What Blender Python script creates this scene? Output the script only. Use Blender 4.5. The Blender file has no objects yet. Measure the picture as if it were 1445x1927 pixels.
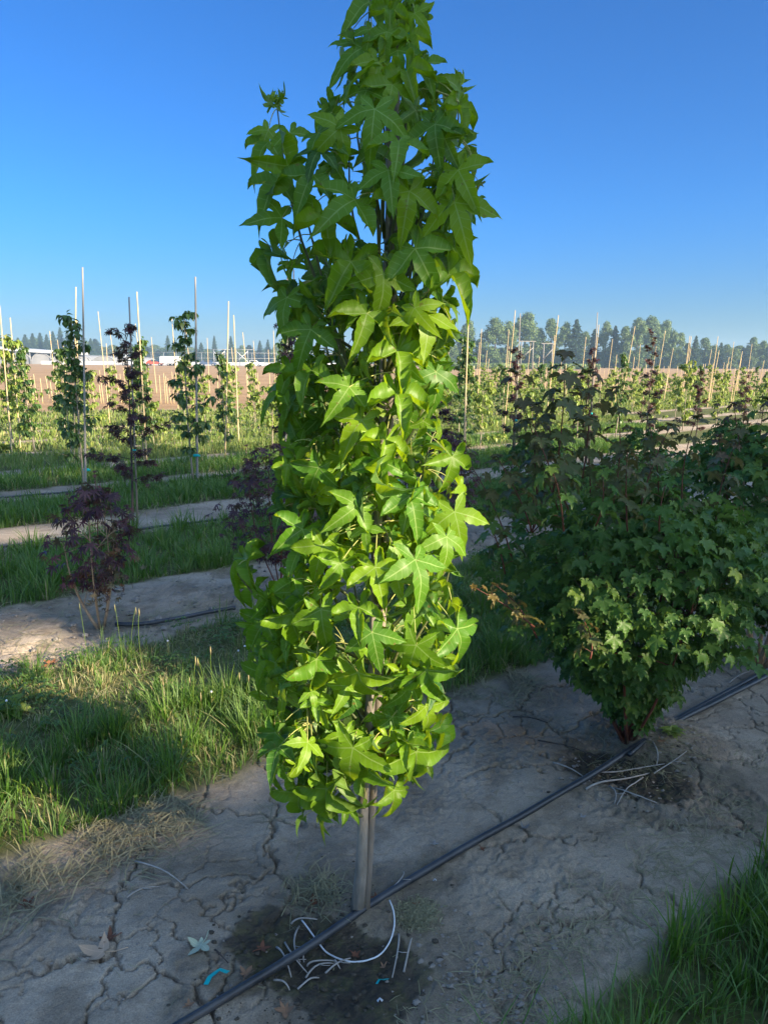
import bpy, math, random
import numpy as np
from mathutils import Matrix, Vector

# ------------------------------------------------------------------ camera, sky, sun
C = bpy.context.scene
COL = C.collection
F, CAMH = 1400.0, 1.55                      # focal length in pixels of the 1445x1927 photo, eye height
PITCH, ROLL = math.atan(283.5 / F), math.radians(0.4)
cam = bpy.data.objects.new('camera', bpy.data.cameras.new('camera')); COL.objects.link(cam)
cam.data.sensor_fit = 'VERTICAL'; cam.data.sensor_height = 24; cam.data.lens = 24 * F / 1927
cam.data.clip_start = 0.05; cam.data.clip_end = 5000
CR = Matrix.Rotation(math.pi / 2 - PITCH, 4, 'X') @ Matrix.Rotation(ROLL, 4, 'Z')
cam.matrix_world = Matrix.Translation((0, 0, CAMH)) @ CR
C.camera = cam
R3 = np.array(CR.to_3x3())

SUN_EL, SUN_AZ = math.radians(22), math.radians(126)   # azimuth clockwise from +Y: behind the camera, to the right
S = np.array([math.cos(SUN_EL) * math.sin(SUN_AZ), math.cos(SUN_EL) * math.cos(SUN_AZ), math.sin(SUN_EL)])
W = bpy.data.worlds.new('World'); C.world = W; W.use_nodes = True
nt = W.node_tree; nt.nodes.clear()
out = nt.nodes.new('ShaderNodeOutputWorld'); bg = nt.nodes.new('ShaderNodeBackground')
sky = nt.nodes.new('ShaderNodeTexSky'); sky.sky_type = 'NISHITA'; sky.sun_disc = False
sky.sun_elevation = SUN_EL; sky.sun_rotation = SUN_AZ
sky.air_density = 1.0; sky.dust_density = 0.4; sky.ozone_density = 3.0
# tint darkens the front sky; overhead and sunward boost is added fill for shade
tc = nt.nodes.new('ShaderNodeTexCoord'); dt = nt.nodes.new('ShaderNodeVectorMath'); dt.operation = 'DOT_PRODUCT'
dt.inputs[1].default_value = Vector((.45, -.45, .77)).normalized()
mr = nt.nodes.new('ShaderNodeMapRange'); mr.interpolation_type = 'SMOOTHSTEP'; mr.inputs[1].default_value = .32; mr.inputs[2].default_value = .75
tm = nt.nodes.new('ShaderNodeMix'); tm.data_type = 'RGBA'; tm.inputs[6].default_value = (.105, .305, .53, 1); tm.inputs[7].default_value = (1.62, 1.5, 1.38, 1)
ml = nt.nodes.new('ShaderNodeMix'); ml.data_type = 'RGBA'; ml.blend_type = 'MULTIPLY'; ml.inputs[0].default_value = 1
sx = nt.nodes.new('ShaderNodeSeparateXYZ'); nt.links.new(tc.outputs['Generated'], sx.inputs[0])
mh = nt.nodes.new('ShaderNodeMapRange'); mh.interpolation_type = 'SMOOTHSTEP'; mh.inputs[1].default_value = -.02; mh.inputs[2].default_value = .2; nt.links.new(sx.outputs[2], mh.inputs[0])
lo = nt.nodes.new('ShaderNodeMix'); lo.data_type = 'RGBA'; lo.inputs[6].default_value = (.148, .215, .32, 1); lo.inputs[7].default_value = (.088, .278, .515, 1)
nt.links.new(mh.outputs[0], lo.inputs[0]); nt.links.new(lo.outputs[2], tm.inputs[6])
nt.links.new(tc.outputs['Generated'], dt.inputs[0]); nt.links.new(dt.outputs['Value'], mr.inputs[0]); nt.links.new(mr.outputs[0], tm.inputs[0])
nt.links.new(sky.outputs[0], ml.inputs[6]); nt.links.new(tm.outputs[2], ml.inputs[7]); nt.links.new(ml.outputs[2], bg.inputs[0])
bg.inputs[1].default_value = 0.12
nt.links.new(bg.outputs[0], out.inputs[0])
sl = bpy.data.lights.new('sun', 'SUN'); sl.energy = 5; sl.angle = math.radians(0.5); sl.color = (1, .83, .6)
so = bpy.data.objects.new('sun', sl); COL.objects.link(so)
so.rotation_euler = Vector(-S).to_track_quat('-Z', 'Y').to_euler(); so.location = (10, -10, 20)
C.view_settings.view_transform = 'Standard'; C.view_settings.look = 'None'
C.view_settings.exposure = 1.68; C.view_settings.gamma = 1
C.render.engine = 'CYCLES'
C.cycles.max_bounces = 7; C.cycles.diffuse_bounces = 3; C.cycles.glossy_bounces = 2
C.cycles.transmission_bounces = 4; C.cycles.transparent_max_bounces = 4

# ------------------------------------------------------------------ maths helpers
rng = np.random.default_rng(11)
random.seed(5)

def ray(x, y):
    d = R3 @ np.array([(x - 722.5) / F, (963.5 - y) / F, -1.0]); return d
def G(x, y, z=0.0):                          # point on the height z seen at photo pixel x, y
    d = ray(x, y); return np.array([0, 0, CAMH]) + d * (z - CAMH) / d[2]
def D(x, y, yy):                             # point at world distance yy ahead seen at photo pixel x, y
    d = ray(x, y); return np.array([0, 0, CAMH]) + d * yy / d[1]
def P(p):                                    # world -> photo pixel
    q = (np.asarray(p) - np.array([0, 0, CAMH])) @ R3
    return np.stack([722.5 - F * q[..., 0] / q[..., 2], 963.5 + F * q[..., 1] / q[..., 2]], -1)
TH = math.radians(39.9)
U2 = np.array([math.cos(TH), math.sin(TH)]); N2 = np.array([-math.sin(TH), math.cos(TH)])
def nu(x, y): return x * N2[0] + y * N2[1], x * U2[0] + y * U2[1]
def xy(n, u): return n * N2[0] + u * U2[0], n * N2[1] + u * U2[1]
def row_at(px, n):                           # ground point of the planting row n below photo column px
    a = (px - 722.5) / F / 1.02
    d = n / (N2[0] * a + N2[1]); return np.array([a * d, d])
def unit(v): v = np.asarray(v, float); return v / (np.linalg.norm(v, axis=-1, keepdims=True) + 1e-12)

def hsh(i, j, k):
    h = (i * 374761393 + j * 668265263 + k * 974634777) & 0xffffffff
    h = ((h ^ (h >> 13)) * 1274126177) & 0xffffffff
    return ((h ^ (h >> 16)) & 0xffffff) / float(0xffffff)
def vnoise(x, y, k=0):
    xi = np.floor(x).astype(np.int64); yi = np.floor(y).astype(np.int64)
    fx = x - xi; fy = y - yi; fx = fx * fx * (3 - 2 * fx); fy = fy * fy * (3 - 2 * fy)
    a = hsh(xi, yi, k); b = hsh(xi + 1, yi, k); c = hsh(xi, yi + 1, k); d = hsh(xi + 1, yi + 1, k)
    return (a * (1 - fx) + b * fx) * (1 - fy) + (c * (1 - fx) + d * fx) * fy
def fbm(x, y, o=4, k=0):
    s = 0; a = .5
    for i in range(o):
        s = s + a * (vnoise(x, y, k + i) - .5); x = x * 2.03 + 7.1; y = y * 2.03 + 3.3; a *= .5
    return s
def sstep(a, b, x): t = np.clip((x - a) / (b - a), 0, 1); return t * t * (3 - 2 * t)
def vor_edge(x, y, cell, k):                  # distance to the nearest voronoi border
    x = x / cell; y = y / cell
    xi = np.floor(x).astype(np.int64); yi = np.floor(y).astype(np.int64)
    pts = []
    for a in (-1, 0, 1):
        for b in (-1, 0, 1):
            px = xi + a + .15 + .7 * hsh(xi + a, yi + b, k); py = yi + b + .15 + .7 * hsh(xi + a, yi + b, k + 50)
            pts.append((px, py, (px - x) ** 2 + (py - y) ** 2))
    dd = np.stack([p[2] for p in pts]); o = np.argsort(dd, axis=0)[:2]
    PX = np.stack([p[0] for p in pts]); PY = np.stack([p[1] for p in pts])
    g = lambda A, i: np.take_along_axis(A, o[i:i + 1], 0)[0]
    d1, d2 = g(dd, 0), g(dd, 1)
    sep = np.hypot(g(PX, 0) - g(PX, 1), g(PY, 0) - g(PY, 1)) + 1e-6
    return (d2 - d1) / (2 * sep) * cell

# the nursery layout, in row coordinates n (across the rows): bare soil strips
SOIL = [(.84, 2.36), (3.85, 4.98), (6.5, 7.45), (8.85, 9.55), (10.85, 11.4), (12.95, 13.45)] + [(12.95 + 2.1 * i, 13.4 + 2.1 * i) for i in range(1, 16)]
ROWS = [1.5, 4.2, 6.9, 8.95, 11.05, 13.1] + [13.1 + 2.1 * i for i in range(1, 16)]
T0 = G(672, 1712); M0 = G(1180, 1398); B0 = G(1425, 1250)
def field_end(x, y):                         # distance where planting stops, by bearing
    a = np.arctan2(x, y); return 24 + 20 * sstep(-.2, .05, a)
def wob(x, y): return .22 * fbm(x * 1.3, y * 1.3, 3, 90) + .1 * fbm(x * 6, y * 6, 3, 95)
def soil_mask(x, y):                         # 1 on bare strips
    n, u = nu(x, y); n = n + wob(x, y)
    m = np.zeros_like(n)
    for a, b in SOIL: m = np.maximum(m, sstep(a - .05, a + .05, n) * (1 - sstep(b - .05, b + .05, n)))
    return m
def hgt(x, y):
    x = np.asarray(x, float); y = np.asarray(y, float)
    d = np.hypot(x, y); near = 1 - sstep(6, 14, d)
    z = .035 * fbm(x * 1.1, y * 1.1, 4, 10) * (.4 + near)
    z = z + near * soil_mask(x, y) * .012 * fbm(x * 14, y * 14, 4, 20)
    for (cx, cy), r, h in (((T0[0], T0[1] + .02), .12, .022), ((T0[0] - .1, T0[1] - .16), .17, -.028), ((M0[0] + .16, M0[1] + .02), .2, .05), ((M0[0] - .12, M0[1] - .14), .16, -.04), ((M0[0] + .05, M0[1] - .3), .2, -.012)):
        z = z + h * np.exp(-((x - cx) ** 2 + (y - cy) ** 2) / r ** 2)
    return z
def gz(x, y): return float(hgt(np.array([x]), np.array([y]))[0])

# ------------------------------------------------------------------ object helpers
def tag(o, label=None, cat=None, group=None, kind=None):
    if label: o['label'] = label
    if cat: o['category'] = cat
    if group: o['group'] = group
    if kind: o['kind'] = kind
    return o
def link(name, me, parent=None, loc=None):
    o = bpy.data.objects.new(name, me); COL.objects.link(o)
    if parent: o.parent = parent
    if loc is not None: o.location = loc
    return o
def empty(name, loc, rz=0):
    o = bpy.data.objects.new(name, None); COL.objects.link(o); o.location = loc; o.rotation_euler = (0, 0, rz)
    o.empty_display_size = .1; return o
KIDS = {}
def copy_tree(o, parent=None):
    c = o.copy(); COL.objects.link(c)
    if parent: c.parent = parent
    for k in ('label', 'group'):
        if k in c and parent is None: del c[k]
    for ch in list(o.children): copy_tree(ch, c)
    return c
class MB:
    """mesh builder working with numpy blocks"""
    def __init__(s): s.v = []; s.l = []; s.t = []; s.a = []; s.m = []; s.n = 0
    def add(s, v, loops, totals, attr=None, mi=0):
        v = np.asarray(v, float).reshape(-1, 3)
        s.v.append(v); s.l.append(np.asarray(loops, np.int64) + s.n); s.t.append(np.asarray(totals, np.int64))
        s.m.append(np.full(len(totals), mi)); s.a.append(np.zeros((len(v), 3)) if attr is None else np.asarray(attr, float).reshape(-1, 3)); s.n += len(v)
    def inst(s, tpl, pos, X, Y, Z, sc, rnd, mi=0):
        V, L, TT, A = tpl; M = len(pos)
        if M == 0: return
        sc = np.asarray(sc).reshape(-1, 1, 1) * np.ones((M, 1, 1))
        W_ = pos[:, None] + sc * (V[None, :, 0:1] * X[:, None] + V[None, :, 1:2] * Y[:, None] + V[None, :, 2:3] * Z[:, None])
        lo = (L[None] + (np.arange(M) * len(V))[:, None]).ravel()
        at = np.repeat(A[None], M, 0).copy(); at[:, :, 2] = np.asarray(rnd).reshape(-1, 1)
        s.add(W_, lo, np.tile(TT, M), at, mi)
    def tube(s, pts, rad, sides=6, mi=0, attr=(0, 0, 0), cap=True):
        pts = np.asarray(pts, float); n = len(pts); rad = np.ones(n) * rad
        d = unit(np.gradient(pts, axis=0)); ref = np.array([0, 0, 1.]) if abs(d[:, 2]).mean() < .8 else np.array([1., 0, 0])
        a = unit(np.cross(d, ref)); b = np.cross(d, a)
        th = np.arange(sides) * 2 * math.pi / sides
        v = pts[:, None] + rad[:, None, None] * (np.cos(th)[None, :, None] * a[:, None] + np.sin(th)[None, :, None] * b[:, None])
        i, j = np.meshgrid(np.arange(n - 1), np.arange(sides), indexing='ij'); j2 = (j + 1) % sides
        L = np.stack([i * sides + j, i * sides + j2, (i + 1) * sides + j2, (i + 1) * sides + j], -1).ravel()
        TT = [4] * ((n - 1) * sides)
        if cap:
            L = np.concatenate([L, np.arange(sides)[::-1], (n - 1) * sides + np.arange(sides)]); TT = TT + [sides, sides]
        at = np.tile(np.array(attr, float), (n * sides, 1)); at[:, 1] = np.repeat(np.linspace(0, 1, n), sides)
        s.add(v, L, TT, at, mi)
    def box(s, c, h, mi=0, R=None):
        v = np.array([[x, y, z] for x in (-1, 1) for y in (-1, 1) for z in (-1, 1)], float) * np.array(h)
        if R is not None: v = v @ np.array(R).T
        v = v + np.array(c)
        L = [0, 1, 3, 2, 4, 6, 7, 5, 0, 4, 5, 1, 2, 3, 7, 6, 0, 2, 6, 4, 1, 5, 7, 3]
        s.add(v, L, [4] * 6, None, mi)
    def build(s, name, mats, parent=None, loc=None, smooth=True):
        v = np.concatenate(s.v); L = np.concatenate(s.l); TT = np.concatenate(s.t)
        me = bpy.data.meshes.new(name); me.vertices.add(len(v)); me.vertices.foreach_set('co', v.ravel().astype(np.float32))
        me.loops.add(len(L)); me.loops.foreach_set('vertex_index', L.astype(np.int32))
        me.polygons.add(len(TT)); me.polygons.foreach_set('loop_start', (np.cumsum(TT) - TT).astype(np.int32))
        me.polygons.foreach_set('loop_total', TT.astype(np.int32))
        me.polygons.foreach_set('material_index', np.concatenate(s.m).astype(np.int32))
        me.polygons.foreach_set('use_smooth', np.full(len(TT), smooth))
        at = me.attributes.new('la', 'FLOAT_COLOR', 'POINT'); a = np.concatenate(s.a)
        at.data.foreach_set('color', np.concatenate([a, np.ones((len(a), 1))], 1).ravel().astype(np.float32))
        for m in (mats if isinstance(mats, (list, tuple)) else [mats]): me.materials.append(m)
        me.update(calc_edges=True); me.validate()
        return link(name, me, parent, loc)

# ------------------------------------------------------------------ materials
def mat(name):
    m = bpy.data.materials.new(name); m.use_nodes = True; n = m.node_tree; n.nodes.clear()
    return m, n, n.nodes.new('ShaderNodeOutputMaterial')
def N(n, t, **k):
    o = n.nodes.new(t)
    for a, b in k.items():
        if a.startswith('i_'): o.inputs[int(a[2:])].default_value = b
        else: setattr(o, a, b)
    return o
def math_(n, op, a, b=None, clamp=False):
    o = n.nodes.new('ShaderNodeMath'); o.operation = op; o.use_clamp = clamp
    for i, v in enumerate((a, b)):
        if v is None: continue
        if isinstance(v, (int, float)): o.inputs[i].default_value = v
        else: n.links.new(v, o.inputs[i])
    return o.outputs[0]
def mixc(n, f, a, b, mode='MIX'):
    o = n.nodes.new('ShaderNodeMix'); o.data_type = 'RGBA'; o.blend_type = mode
    for i, v in ((0, f), (6, a), (7, b)):
        if isinstance(v, (int, float)): o.inputs[i].default_value = v
        elif isinstance(v, tuple): o.inputs[i].default_value = (*v[:3], 1)
        else: n.links.new(v, o.inputs[i])
    return o.outputs[2]
def ramp(n, f, stops):
    o = n.nodes.new('ShaderNodeValToRGB'); n.links.new(f, o.inputs[0]); e = o.color_ramp.elements
    while len(e) < len(stops): e.new(.5)
    for i, (p, c) in enumerate(stops): e[i].position = p; e[i].color = (*c, 1)
    return o.outputs[0]
def noise(n, scale, detail=4, rough=.55, vec=None):
    o = n.nodes.new('ShaderNodeTexNoise'); o.inputs['Scale'].default_value = scale; o.inputs['Detail'].default_value = detail; o.inputs['Roughness'].default_value = rough
    if vec is None:
        t = n.nodes.new('ShaderNodeNewGeometry'); vec = t.outputs['Position']
    n.links.new(vec, o.inputs['Vector']); return o.outputs[0]

def leaf_mat(name, stops, vein=(.3, .42, .12), trans=.35, tcol=(.35, .6, .03), rough=.42, veins=True, spec=.4, spots=False):
    m, n, out = mat(name)
    a = N(n, 'ShaderNodeAttribute', attribute_name='la'); sp = N(n, 'ShaderNodeSeparateColor'); n.links.new(a.outputs['Color'], sp.inputs[0])
    u, t, r = sp.outputs
    col = ramp(n, r, stops)
    no = noise(n, 35, 3); col = mixc(n, math_(n, 'MULTIPLY', no, .5), col, mixc(n, 1.0, col, (.72, .8, .8), 'MULTIPLY'))
    if veins:
        mid = math_(n, 'LESS_THAN', u, .07)
        w = math_(n, 'FRACT', math_(n, 'SUBTRACT', math_(n, 'MULTIPLY', t, 7.0), math_(n, 'MULTIPLY', u, .9)))
        sec = math_(n, 'MULTIPLY', math_(n, 'LESS_THAN', w, .09), .35)
        col = mixc(n, math_(n, 'MAXIMUM', math_(n, 'MULTIPLY', mid, .75), sec), col, vein)
    if spots: col = mixc(n, math_(n, 'MULTIPLY', math_(n, 'GREATER_THAN', noise(n, 60, 2, .5), .71), .7), col, (.16, .09, .03))
    g = n.nodes.new('ShaderNodeNewGeometry')
    col2 = mixc(n, math_(n, 'MULTIPLY', g.outputs['Backfacing'], .35), col, (.16, .22, .1))
    p = N(n, 'ShaderNodeBsdfPrincipled'); n.links.new(col2, p.inputs['Base Color']); p.inputs['Roughness'].default_value = rough
    p.inputs['Specular IOR Level'].default_value = spec
    tr = N(n, 'ShaderNodeBsdfTranslucent'); n.links.new(mixc(n, .55, col, tcol), tr.inputs['Color'])
    mx = N(n, 'ShaderNodeMixShader'); mx.inputs[0].default_value = trans
    n.links.new(p.outputs[0], mx.inputs[1]); n.links.new(tr.outputs[0], mx.inputs[2]); n.links.new(mx.outputs[0], out.inputs[0])
    return m
def plain(name, a, b, scale=20, rough=.7, bump=0.0, bscale=60, spec=.3, stretch=None, metal=0):
    m, n, out = mat(name)
    tc = n.nodes.new('ShaderNodeTexCoord'); vec = tc.outputs['Object']
    if stretch:
        mp = n.nodes.new('ShaderNodeMapping'); mp.inputs['Scale'].default_value = stretch; n.links.new(vec, mp.inputs[0]); vec = mp.outputs[0]
    p = N(n, 'ShaderNodeBsdfPrincipled'); n.links.new(ramp(n, noise(n, scale, 5, .6, vec), [(.3, a), (.7, b)]), p.inputs['Base Color'])
    p.inputs['Roughness'].default_value = rough; p.inputs['Specular IOR Level'].default_value = spec; p.inputs['Metallic'].default_value = metal
    if bump:
        bu = N(n, 'ShaderNodeBump'); bu.inputs['Strength'].default_value = bump; bu.inputs['Distance'].default_value = .01
        n.links.new(noise(n, bscale, 5, .6, vec), bu.inputs['Height']); n.links.new(bu.outputs[0], p.inputs['Normal'])
    n.links.new(p.outputs[0], out.inputs[0]); return m
GUM = leaf_mat('sweetgum_leaf', [(0, (.026, .095, .02)), (.5, (.085, .21, .016)), (.93, (.22, .34, .012)), (.975, (.2, .11, .03)), (1, (.16, .055, .025))], trans=.4, tcol=(.6, .8, .0), spec=.25, spots=True)
MAPLE = leaf_mat('maple_leaf', [(0, (.04, .095, .026)), (.45, (.075, .155, .028)), (.7, (.16, .23, .034)), (.85, (.1, .085, .035)), (1, (.09, .045, .035))], vein=(.11, .17, .05), trans=.3, tcol=(.25, .45, .04), spec=.2)
BRONZE = leaf_mat('bronze_leaf', [(0, (.07, .13, .03)), (.55, (.12, .12, .045)), (1, (.14, .065, .05))], vein=(.16, .11, .06), trans=.3, tcol=(.35, .22, .05), spec=.2)
GOLD = leaf_mat('golden_leaf', [(0, (.12, .15, .03)), (.5, (.2, .15, .035)), (1, (.22, .1, .04))], vein=(.3, .2, .08), trans=.35, tcol=(.5, .35, .05))
PURPLE = leaf_mat('purple_leaf', [(0, (.042, .02, .024)), (.6, (.08, .027, .028)), (.85, (.12, .032, .03)), (1, (.15, .055, .035))], veins=False, trans=.2, tcol=(.3, .04, .04), rough=.4)
RUSTY = leaf_mat('rusty_leaf', [(0, (.05, .025, .02)), (.5, (.12, .05, .025)), (1, (.2, .09, .04))], veins=False, trans=.2, tcol=(.4, .12, .04))
PEAR = leaf_mat('pear_leaf', [(0, (.035, .085, .022)), (.6, (.08, .15, .035)), (1, (.15, .19, .05))], veins=False, trans=.28, tcol=(.35, .5, .05), rough=.35)
PEARY = leaf_mat('young_pear_leaf', [(0, (.14, .22, .04)), (.6, (.25, .33, .06)), (1, (.38, .38, .12))], veins=False, trans=.35, tcol=(.5, .6, .08), rough=.4)
GRASS = leaf_mat('grass_blade', [(0, (.035, .1, .018)), (.5, (.085, .185, .025)), (.8, (.18, .25, .04)), (.88, (.34, .28, .13)), (1, (.46, .37, .21))], veins=False, trans=.3, tcol=(.3, .5, .03), rough=.5, spec=.25)
FARGRASS = leaf_mat('sunlit_grass_blade', [(0, (.11, .18, .035)), (.5, (.2, .27, .055)), (.8, (.3, .32, .09)), (1, (.5, .42, .22))], veins=False, trans=.3, tcol=(.4, .5, .06), rough=.6, spec=.2)  # lighter, yellower copy of the grass: sunlight put into the blade colour
STRAW = leaf_mat('straw', [(0, (.2, .15, .09)), (1, (.46, .36, .22))], veins=False, trans=.1, tcol=(.4, .35, .2), rough=.7)
FARLEAF = leaf_mat('broadleaf_foliage', [(0, (.045, .08, .03)), (.5, (.09, .14, .045)), (1, (.16, .2, .07))], veins=False, trans=.2, tcol=(.2, .3, .06), rough=.6, spec=.2)
CONIF = leaf_mat('conifer_foliage', [(0, (.018, .038, .024)), (1, (.045, .075, .035))], veins=False, trans=.1, tcol=(.1, .18, .06), rough=.6, spec=.2)
BARK = plain('young_bark', (.17, .15, .125), (.36, .32, .27), 38, .75, .9, 70, stretch=(1, 1, .25))
TWIG = plain('green_twig', (.07, .1, .03), (.12, .12, .05), 20, .5)
PETI = plain('petiole', (.3, .38, .1), (.42, .36, .13), 10, .5)
REDTWIG = plain('red_twig', (.09, .03, .022), (.16, .055, .035), 20, .45)
TANSTEM = plain('tan_stem', (.3, .19, .11), (.42, .28, .17), 25, .7, .3)
DARKBARK = plain('dark_bark', (.035, .028, .026), (.075, .06, .05), 20, .8)
PALEBARK = plain('pale_bark', (.2, .17, .13), (.33, .28, .21), 20, .8)
BAMBOO = plain('bamboo', (.42, .31, .16), (.62, .48, .27), 6, .5, stretch=(1, 1, .2))
GREYPOLE = plain('grey_pole', (.2, .19, .165), (.3, .275, .24), 8, .6, stretch=(1, 1, .2))
BROWNPOLE = plain('brown_pole', (.17, .14, .115), (.29, .245, .2), 18, .7, .3, stretch=(1, 1, .15))
HOSE = plain('black_hose', (.02, .022, .025), (.055, .058, .062), 9, .42, .15, 40, spec=.5)
TEAL = plain('teal_tape', (.0, .36, .34), (.01, .46, .42), 10, .4)
WHITE = plain('white_plastic', (.55, .56, .56), (.72, .73, .73), 12, .4)
GREYTWIG = plain('grey_twig', (.28, .25, .22), (.42, .38, .33), 40, .8)
STEEL = plain('galvanised_pipe', (.26, .27, .28), (.36, .37, .38), 3, .5)
POLY = plain('greenhouse_film', (.4, .42, .43), (.5, .52, .53), .6, .45)
SHADEC = plain('shade_cloth', (.17, .175, .18), (.26, .265, .27), .4, .8)
RUBBER = plain('rubber', (.02, .02, .02), (.04, .04, .04), 5, .8)
GLASS = plain('dark_glass', (.03, .04, .05), (.05, .06, .07), 1, .1)
CARW = plain('white_car_paint', (.6, .61, .62), (.68, .69, .7), 1, .3)
CARB = plain('blue_car_paint', (.05, .08, .14), (.07, .1, .17), 1, .3)
CARR = plain('red_car_paint', (.3, .06, .04), (.38, .08, .05), 1, .4)
WOODP = plain('weathered_pole_wood', (.17, .16, .145), (.25, .235, .21), 2, .8)

# ------------------------------------------------------------------ ground
def axis(segs):
    o = [segs[0][0]]
    for a, b, st in segs:
        while o[-1] < b - 1e-9: o.append(min(b, o[-1] + st))
    return np.array(o)
def grow(x0, x1, st, g):
    o = [x0]
    while o[-1] < x1: o.append(o[-1] + st); st *= g
    return np.array(o[1:])
xs_mid = np.arange(-1.4, 2.15, .0044)
xs = np.concatenate([-grow(1.4, 850, .006, 1.034)[::-1], xs_mid, grow(xs_mid[-1], 850, .006, 1.034)])
ys_mid = np.arange(1.4, 3.15, .0044)
ys = np.concatenate([-grow(-1.4, 60, .012, 1.06)[::-1], ys_mid, grow(ys_mid[-1], 850, .0055, 1.0115)])
XX, YY = np.meshgrid(xs, ys, indexing='ij')
ZZ = hgt(XX, YY)
sm = soil_mask(XX, YY); dist = np.hypot(XX, YY)
fend = field_end(XX, YY); brown = sstep(0, 1.5, dist - fend)
nearm = 1 - sstep(4.5, 9, dist)
wx = XX + .30 * fbm(XX * 3.1, YY * 3.1, 4, 31) + .085 * fbm(XX * 26, YY * 26, 3, 37); wy = YY + .30 * fbm(XX * 3.1, YY * 3.1, 4, 41) + .085 * fbm(XX * 26, YY * 26, 3, 47)
sel = (nearm > 0.01)
e1 = np.ones_like(XX); e2 = np.ones_like(XX)
e1[sel] = vor_edge(wx[sel], wy[sel], .38, 3); e2[sel] = vor_edge(wx[sel] + 5, wy[sel] + 2, .17, 8)
msk1 = sstep(-.1, .08, fbm(XX * 1.7, YY * 1.7, 2, 60)); msk2 = sstep(.0, .14, fbm(XX * 2.3 + 4, YY * 2.3, 2, 65))
wvar = .002 + .0044 * np.clip(.5 + 1.6 * fbm(XX * 6, YY * 6, 2, 71), 0, 1)
crack = np.exp(-(e1 / wvar) ** 2) * (.04 + .96 * msk1) * .034 + np.exp(-(e2 / .003) ** 2) * msk2 * .018
lip = np.exp(-((e1 - .02) / .025) ** 2) * .0015 * msk1 * np.clip(.5 + 3 * fbm(XX * 2.2, YY * 2.2, 2, 74), 0, 1)
wetc = [(T0[0] - .1, T0[1] - .17, .17), (T0[0] + .02, T0[1] - .26, .16), (T0[0] - .22, T0[1] - .12, .15), (M0[0] - .14, M0[1] - .16, .16), (M0[0], M0[1] - .3, .16), (T0[0] + .06, T0[1] - .16, .1)]
wet = np.zeros_like(XX)
for cx, cy, r in wetc: wet = np.maximum(wet, np.exp(-(((XX - cx) ** 2 + (YY - cy) ** 2) / r ** 2) ** 1.5))
wet = sstep(.28, .5, wet + 1.1 * fbm(XX * 9, YY * 9, 5, 77) * (wet > .02)) * .8 + .2 * wet
dmp = np.exp(-((XX - T0[0]) ** 2 + (YY - T0[1] + .08) ** 2) / .36 ** 2) + np.exp(-((XX - M0[0]) ** 2 + (YY - M0[1] + .16) ** 2) / .36 ** 2)
wet = np.maximum(wet, .45 * sstep(.3, .5, dmp + 1.0 * fbm(XX * 6, YY * 6, 5, 78)))
ZZ = ZZ - crack * nearm * sm * (1 - .8 * wet) + lip * nearm * sm
crumb = nearm * sm * (wet * .016 + .0035 + .018 * sstep(-.02, .2, fbm(XX * 3.3, YY * 3.3, 3, 81))) * (fbm(XX * 48, YY * 48, 4, 80) + .9 * np.abs(fbm(XX * 24, YY * 24, 3, 83)))
n_, u_ = nu(XX, YY)
r2 = sstep(3.8, 4, n_) * (1 - sstep(4.9, 5.1, n_))
ZZ = ZZ + crumb + r2 * .05 * fbm(XX * 5, YY * 5, 4, 86) * nearm + (1 - nearm) * sm * (1 - brown) * .05 * fbm(XX * 2, YY * 2, 3, 88) * (1 - sstep(18, 25, dist))
dusty = np.clip(r2 * .9 + .15, 0, 1) * sm
I, J = len(xs), len(ys)
ii, jj = np.meshgrid(np.arange(I - 1), np.arange(J - 1), indexing='ij')
L = np.stack([ii * J + jj, (ii + 1) * J + jj, (ii + 1) * J + jj + 1, ii * J + jj + 1], -1).ravel()
g = MB(); g.add(np.stack([XX, YY, ZZ], -1), L, np.full((I - 1) * (J - 1), 4), np.stack([(1 - sm) * (1 - brown), wet, brown], -1))
m, n, o_ = mat('ground_soil')
a = N(n, 'ShaderNodeAttribute', attribute_name='la'); sp = N(n, 'ShaderNodeSeparateColor'); n.links.new(a.outputs['Color'], sp.inputs[0])
big = noise(n, 2.2, 5); fine = noise(n, 38, 6, .7); vfine = noise(n, 240, 4, .7)
clay = ramp(n, big, [(.3, (.28, .22, .155)), (.5, (.4, .325, .24)), (.7, (.52, .43, .325))])
clay = mixc(n, math_(n, 'MULTIPLY', math_(n, 'GREATER_THAN', fine, .6), .25), clay, (.18, .15, .12)); clay = mixc(n, math_(n, 'MULTIPLY', ramp(n, noise(n, 5.5, 6, .65), [(.5, (0, 0, 0)), (.62, (1, 1, 1))]), .55), clay, (.2, .155, .105))
clay = mixc(n, .85, clay, mixc(n, 1.0, clay, ramp(n, vfine, [(.3, (.6, .6, .6)), (.7, (1.25, 1.25, 1.25))]), 'MULTIPLY'))
wetcol = ramp(n, noise(n, 16, 5, .7), [(.3, (.035, .03, .025)), (.48, (.07, .058, .042)), (.6, (.085, .08, .04)), (.72, (.17, .13, .085))])
grs = ramp(n, noise(n, 25, 5, .7), [(.3, (.06, .075, .025)), (.55, (.11, .12, .04)), (.75, (.2, .18, .08))])
mpf = n.nodes.new('ShaderNodeMapping'); gp_ = n.nodes.new('ShaderNodeNewGeometry'); mpf.inputs['Rotation'].default_value = (0, 0, math.radians(-4)); mpf.inputs['Scale'].default_value = (.02, .35, 1); n.links.new(gp_.outputs['Position'], mpf.inputs[0])
fieldc = ramp(n, noise(n, 1, 6, .6, mpf.outputs[0]), [(.3, (.25, .16, .085)), (.5, (.33, .215, .115)), (.7, (.4, .265, .15))])
col = mixc(n, sp.outputs[1], clay, wetcol); col = mixc(n, sp.outputs[0], col, grs); col = mixc(n, sp.outputs[2], col, fieldc)
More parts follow.
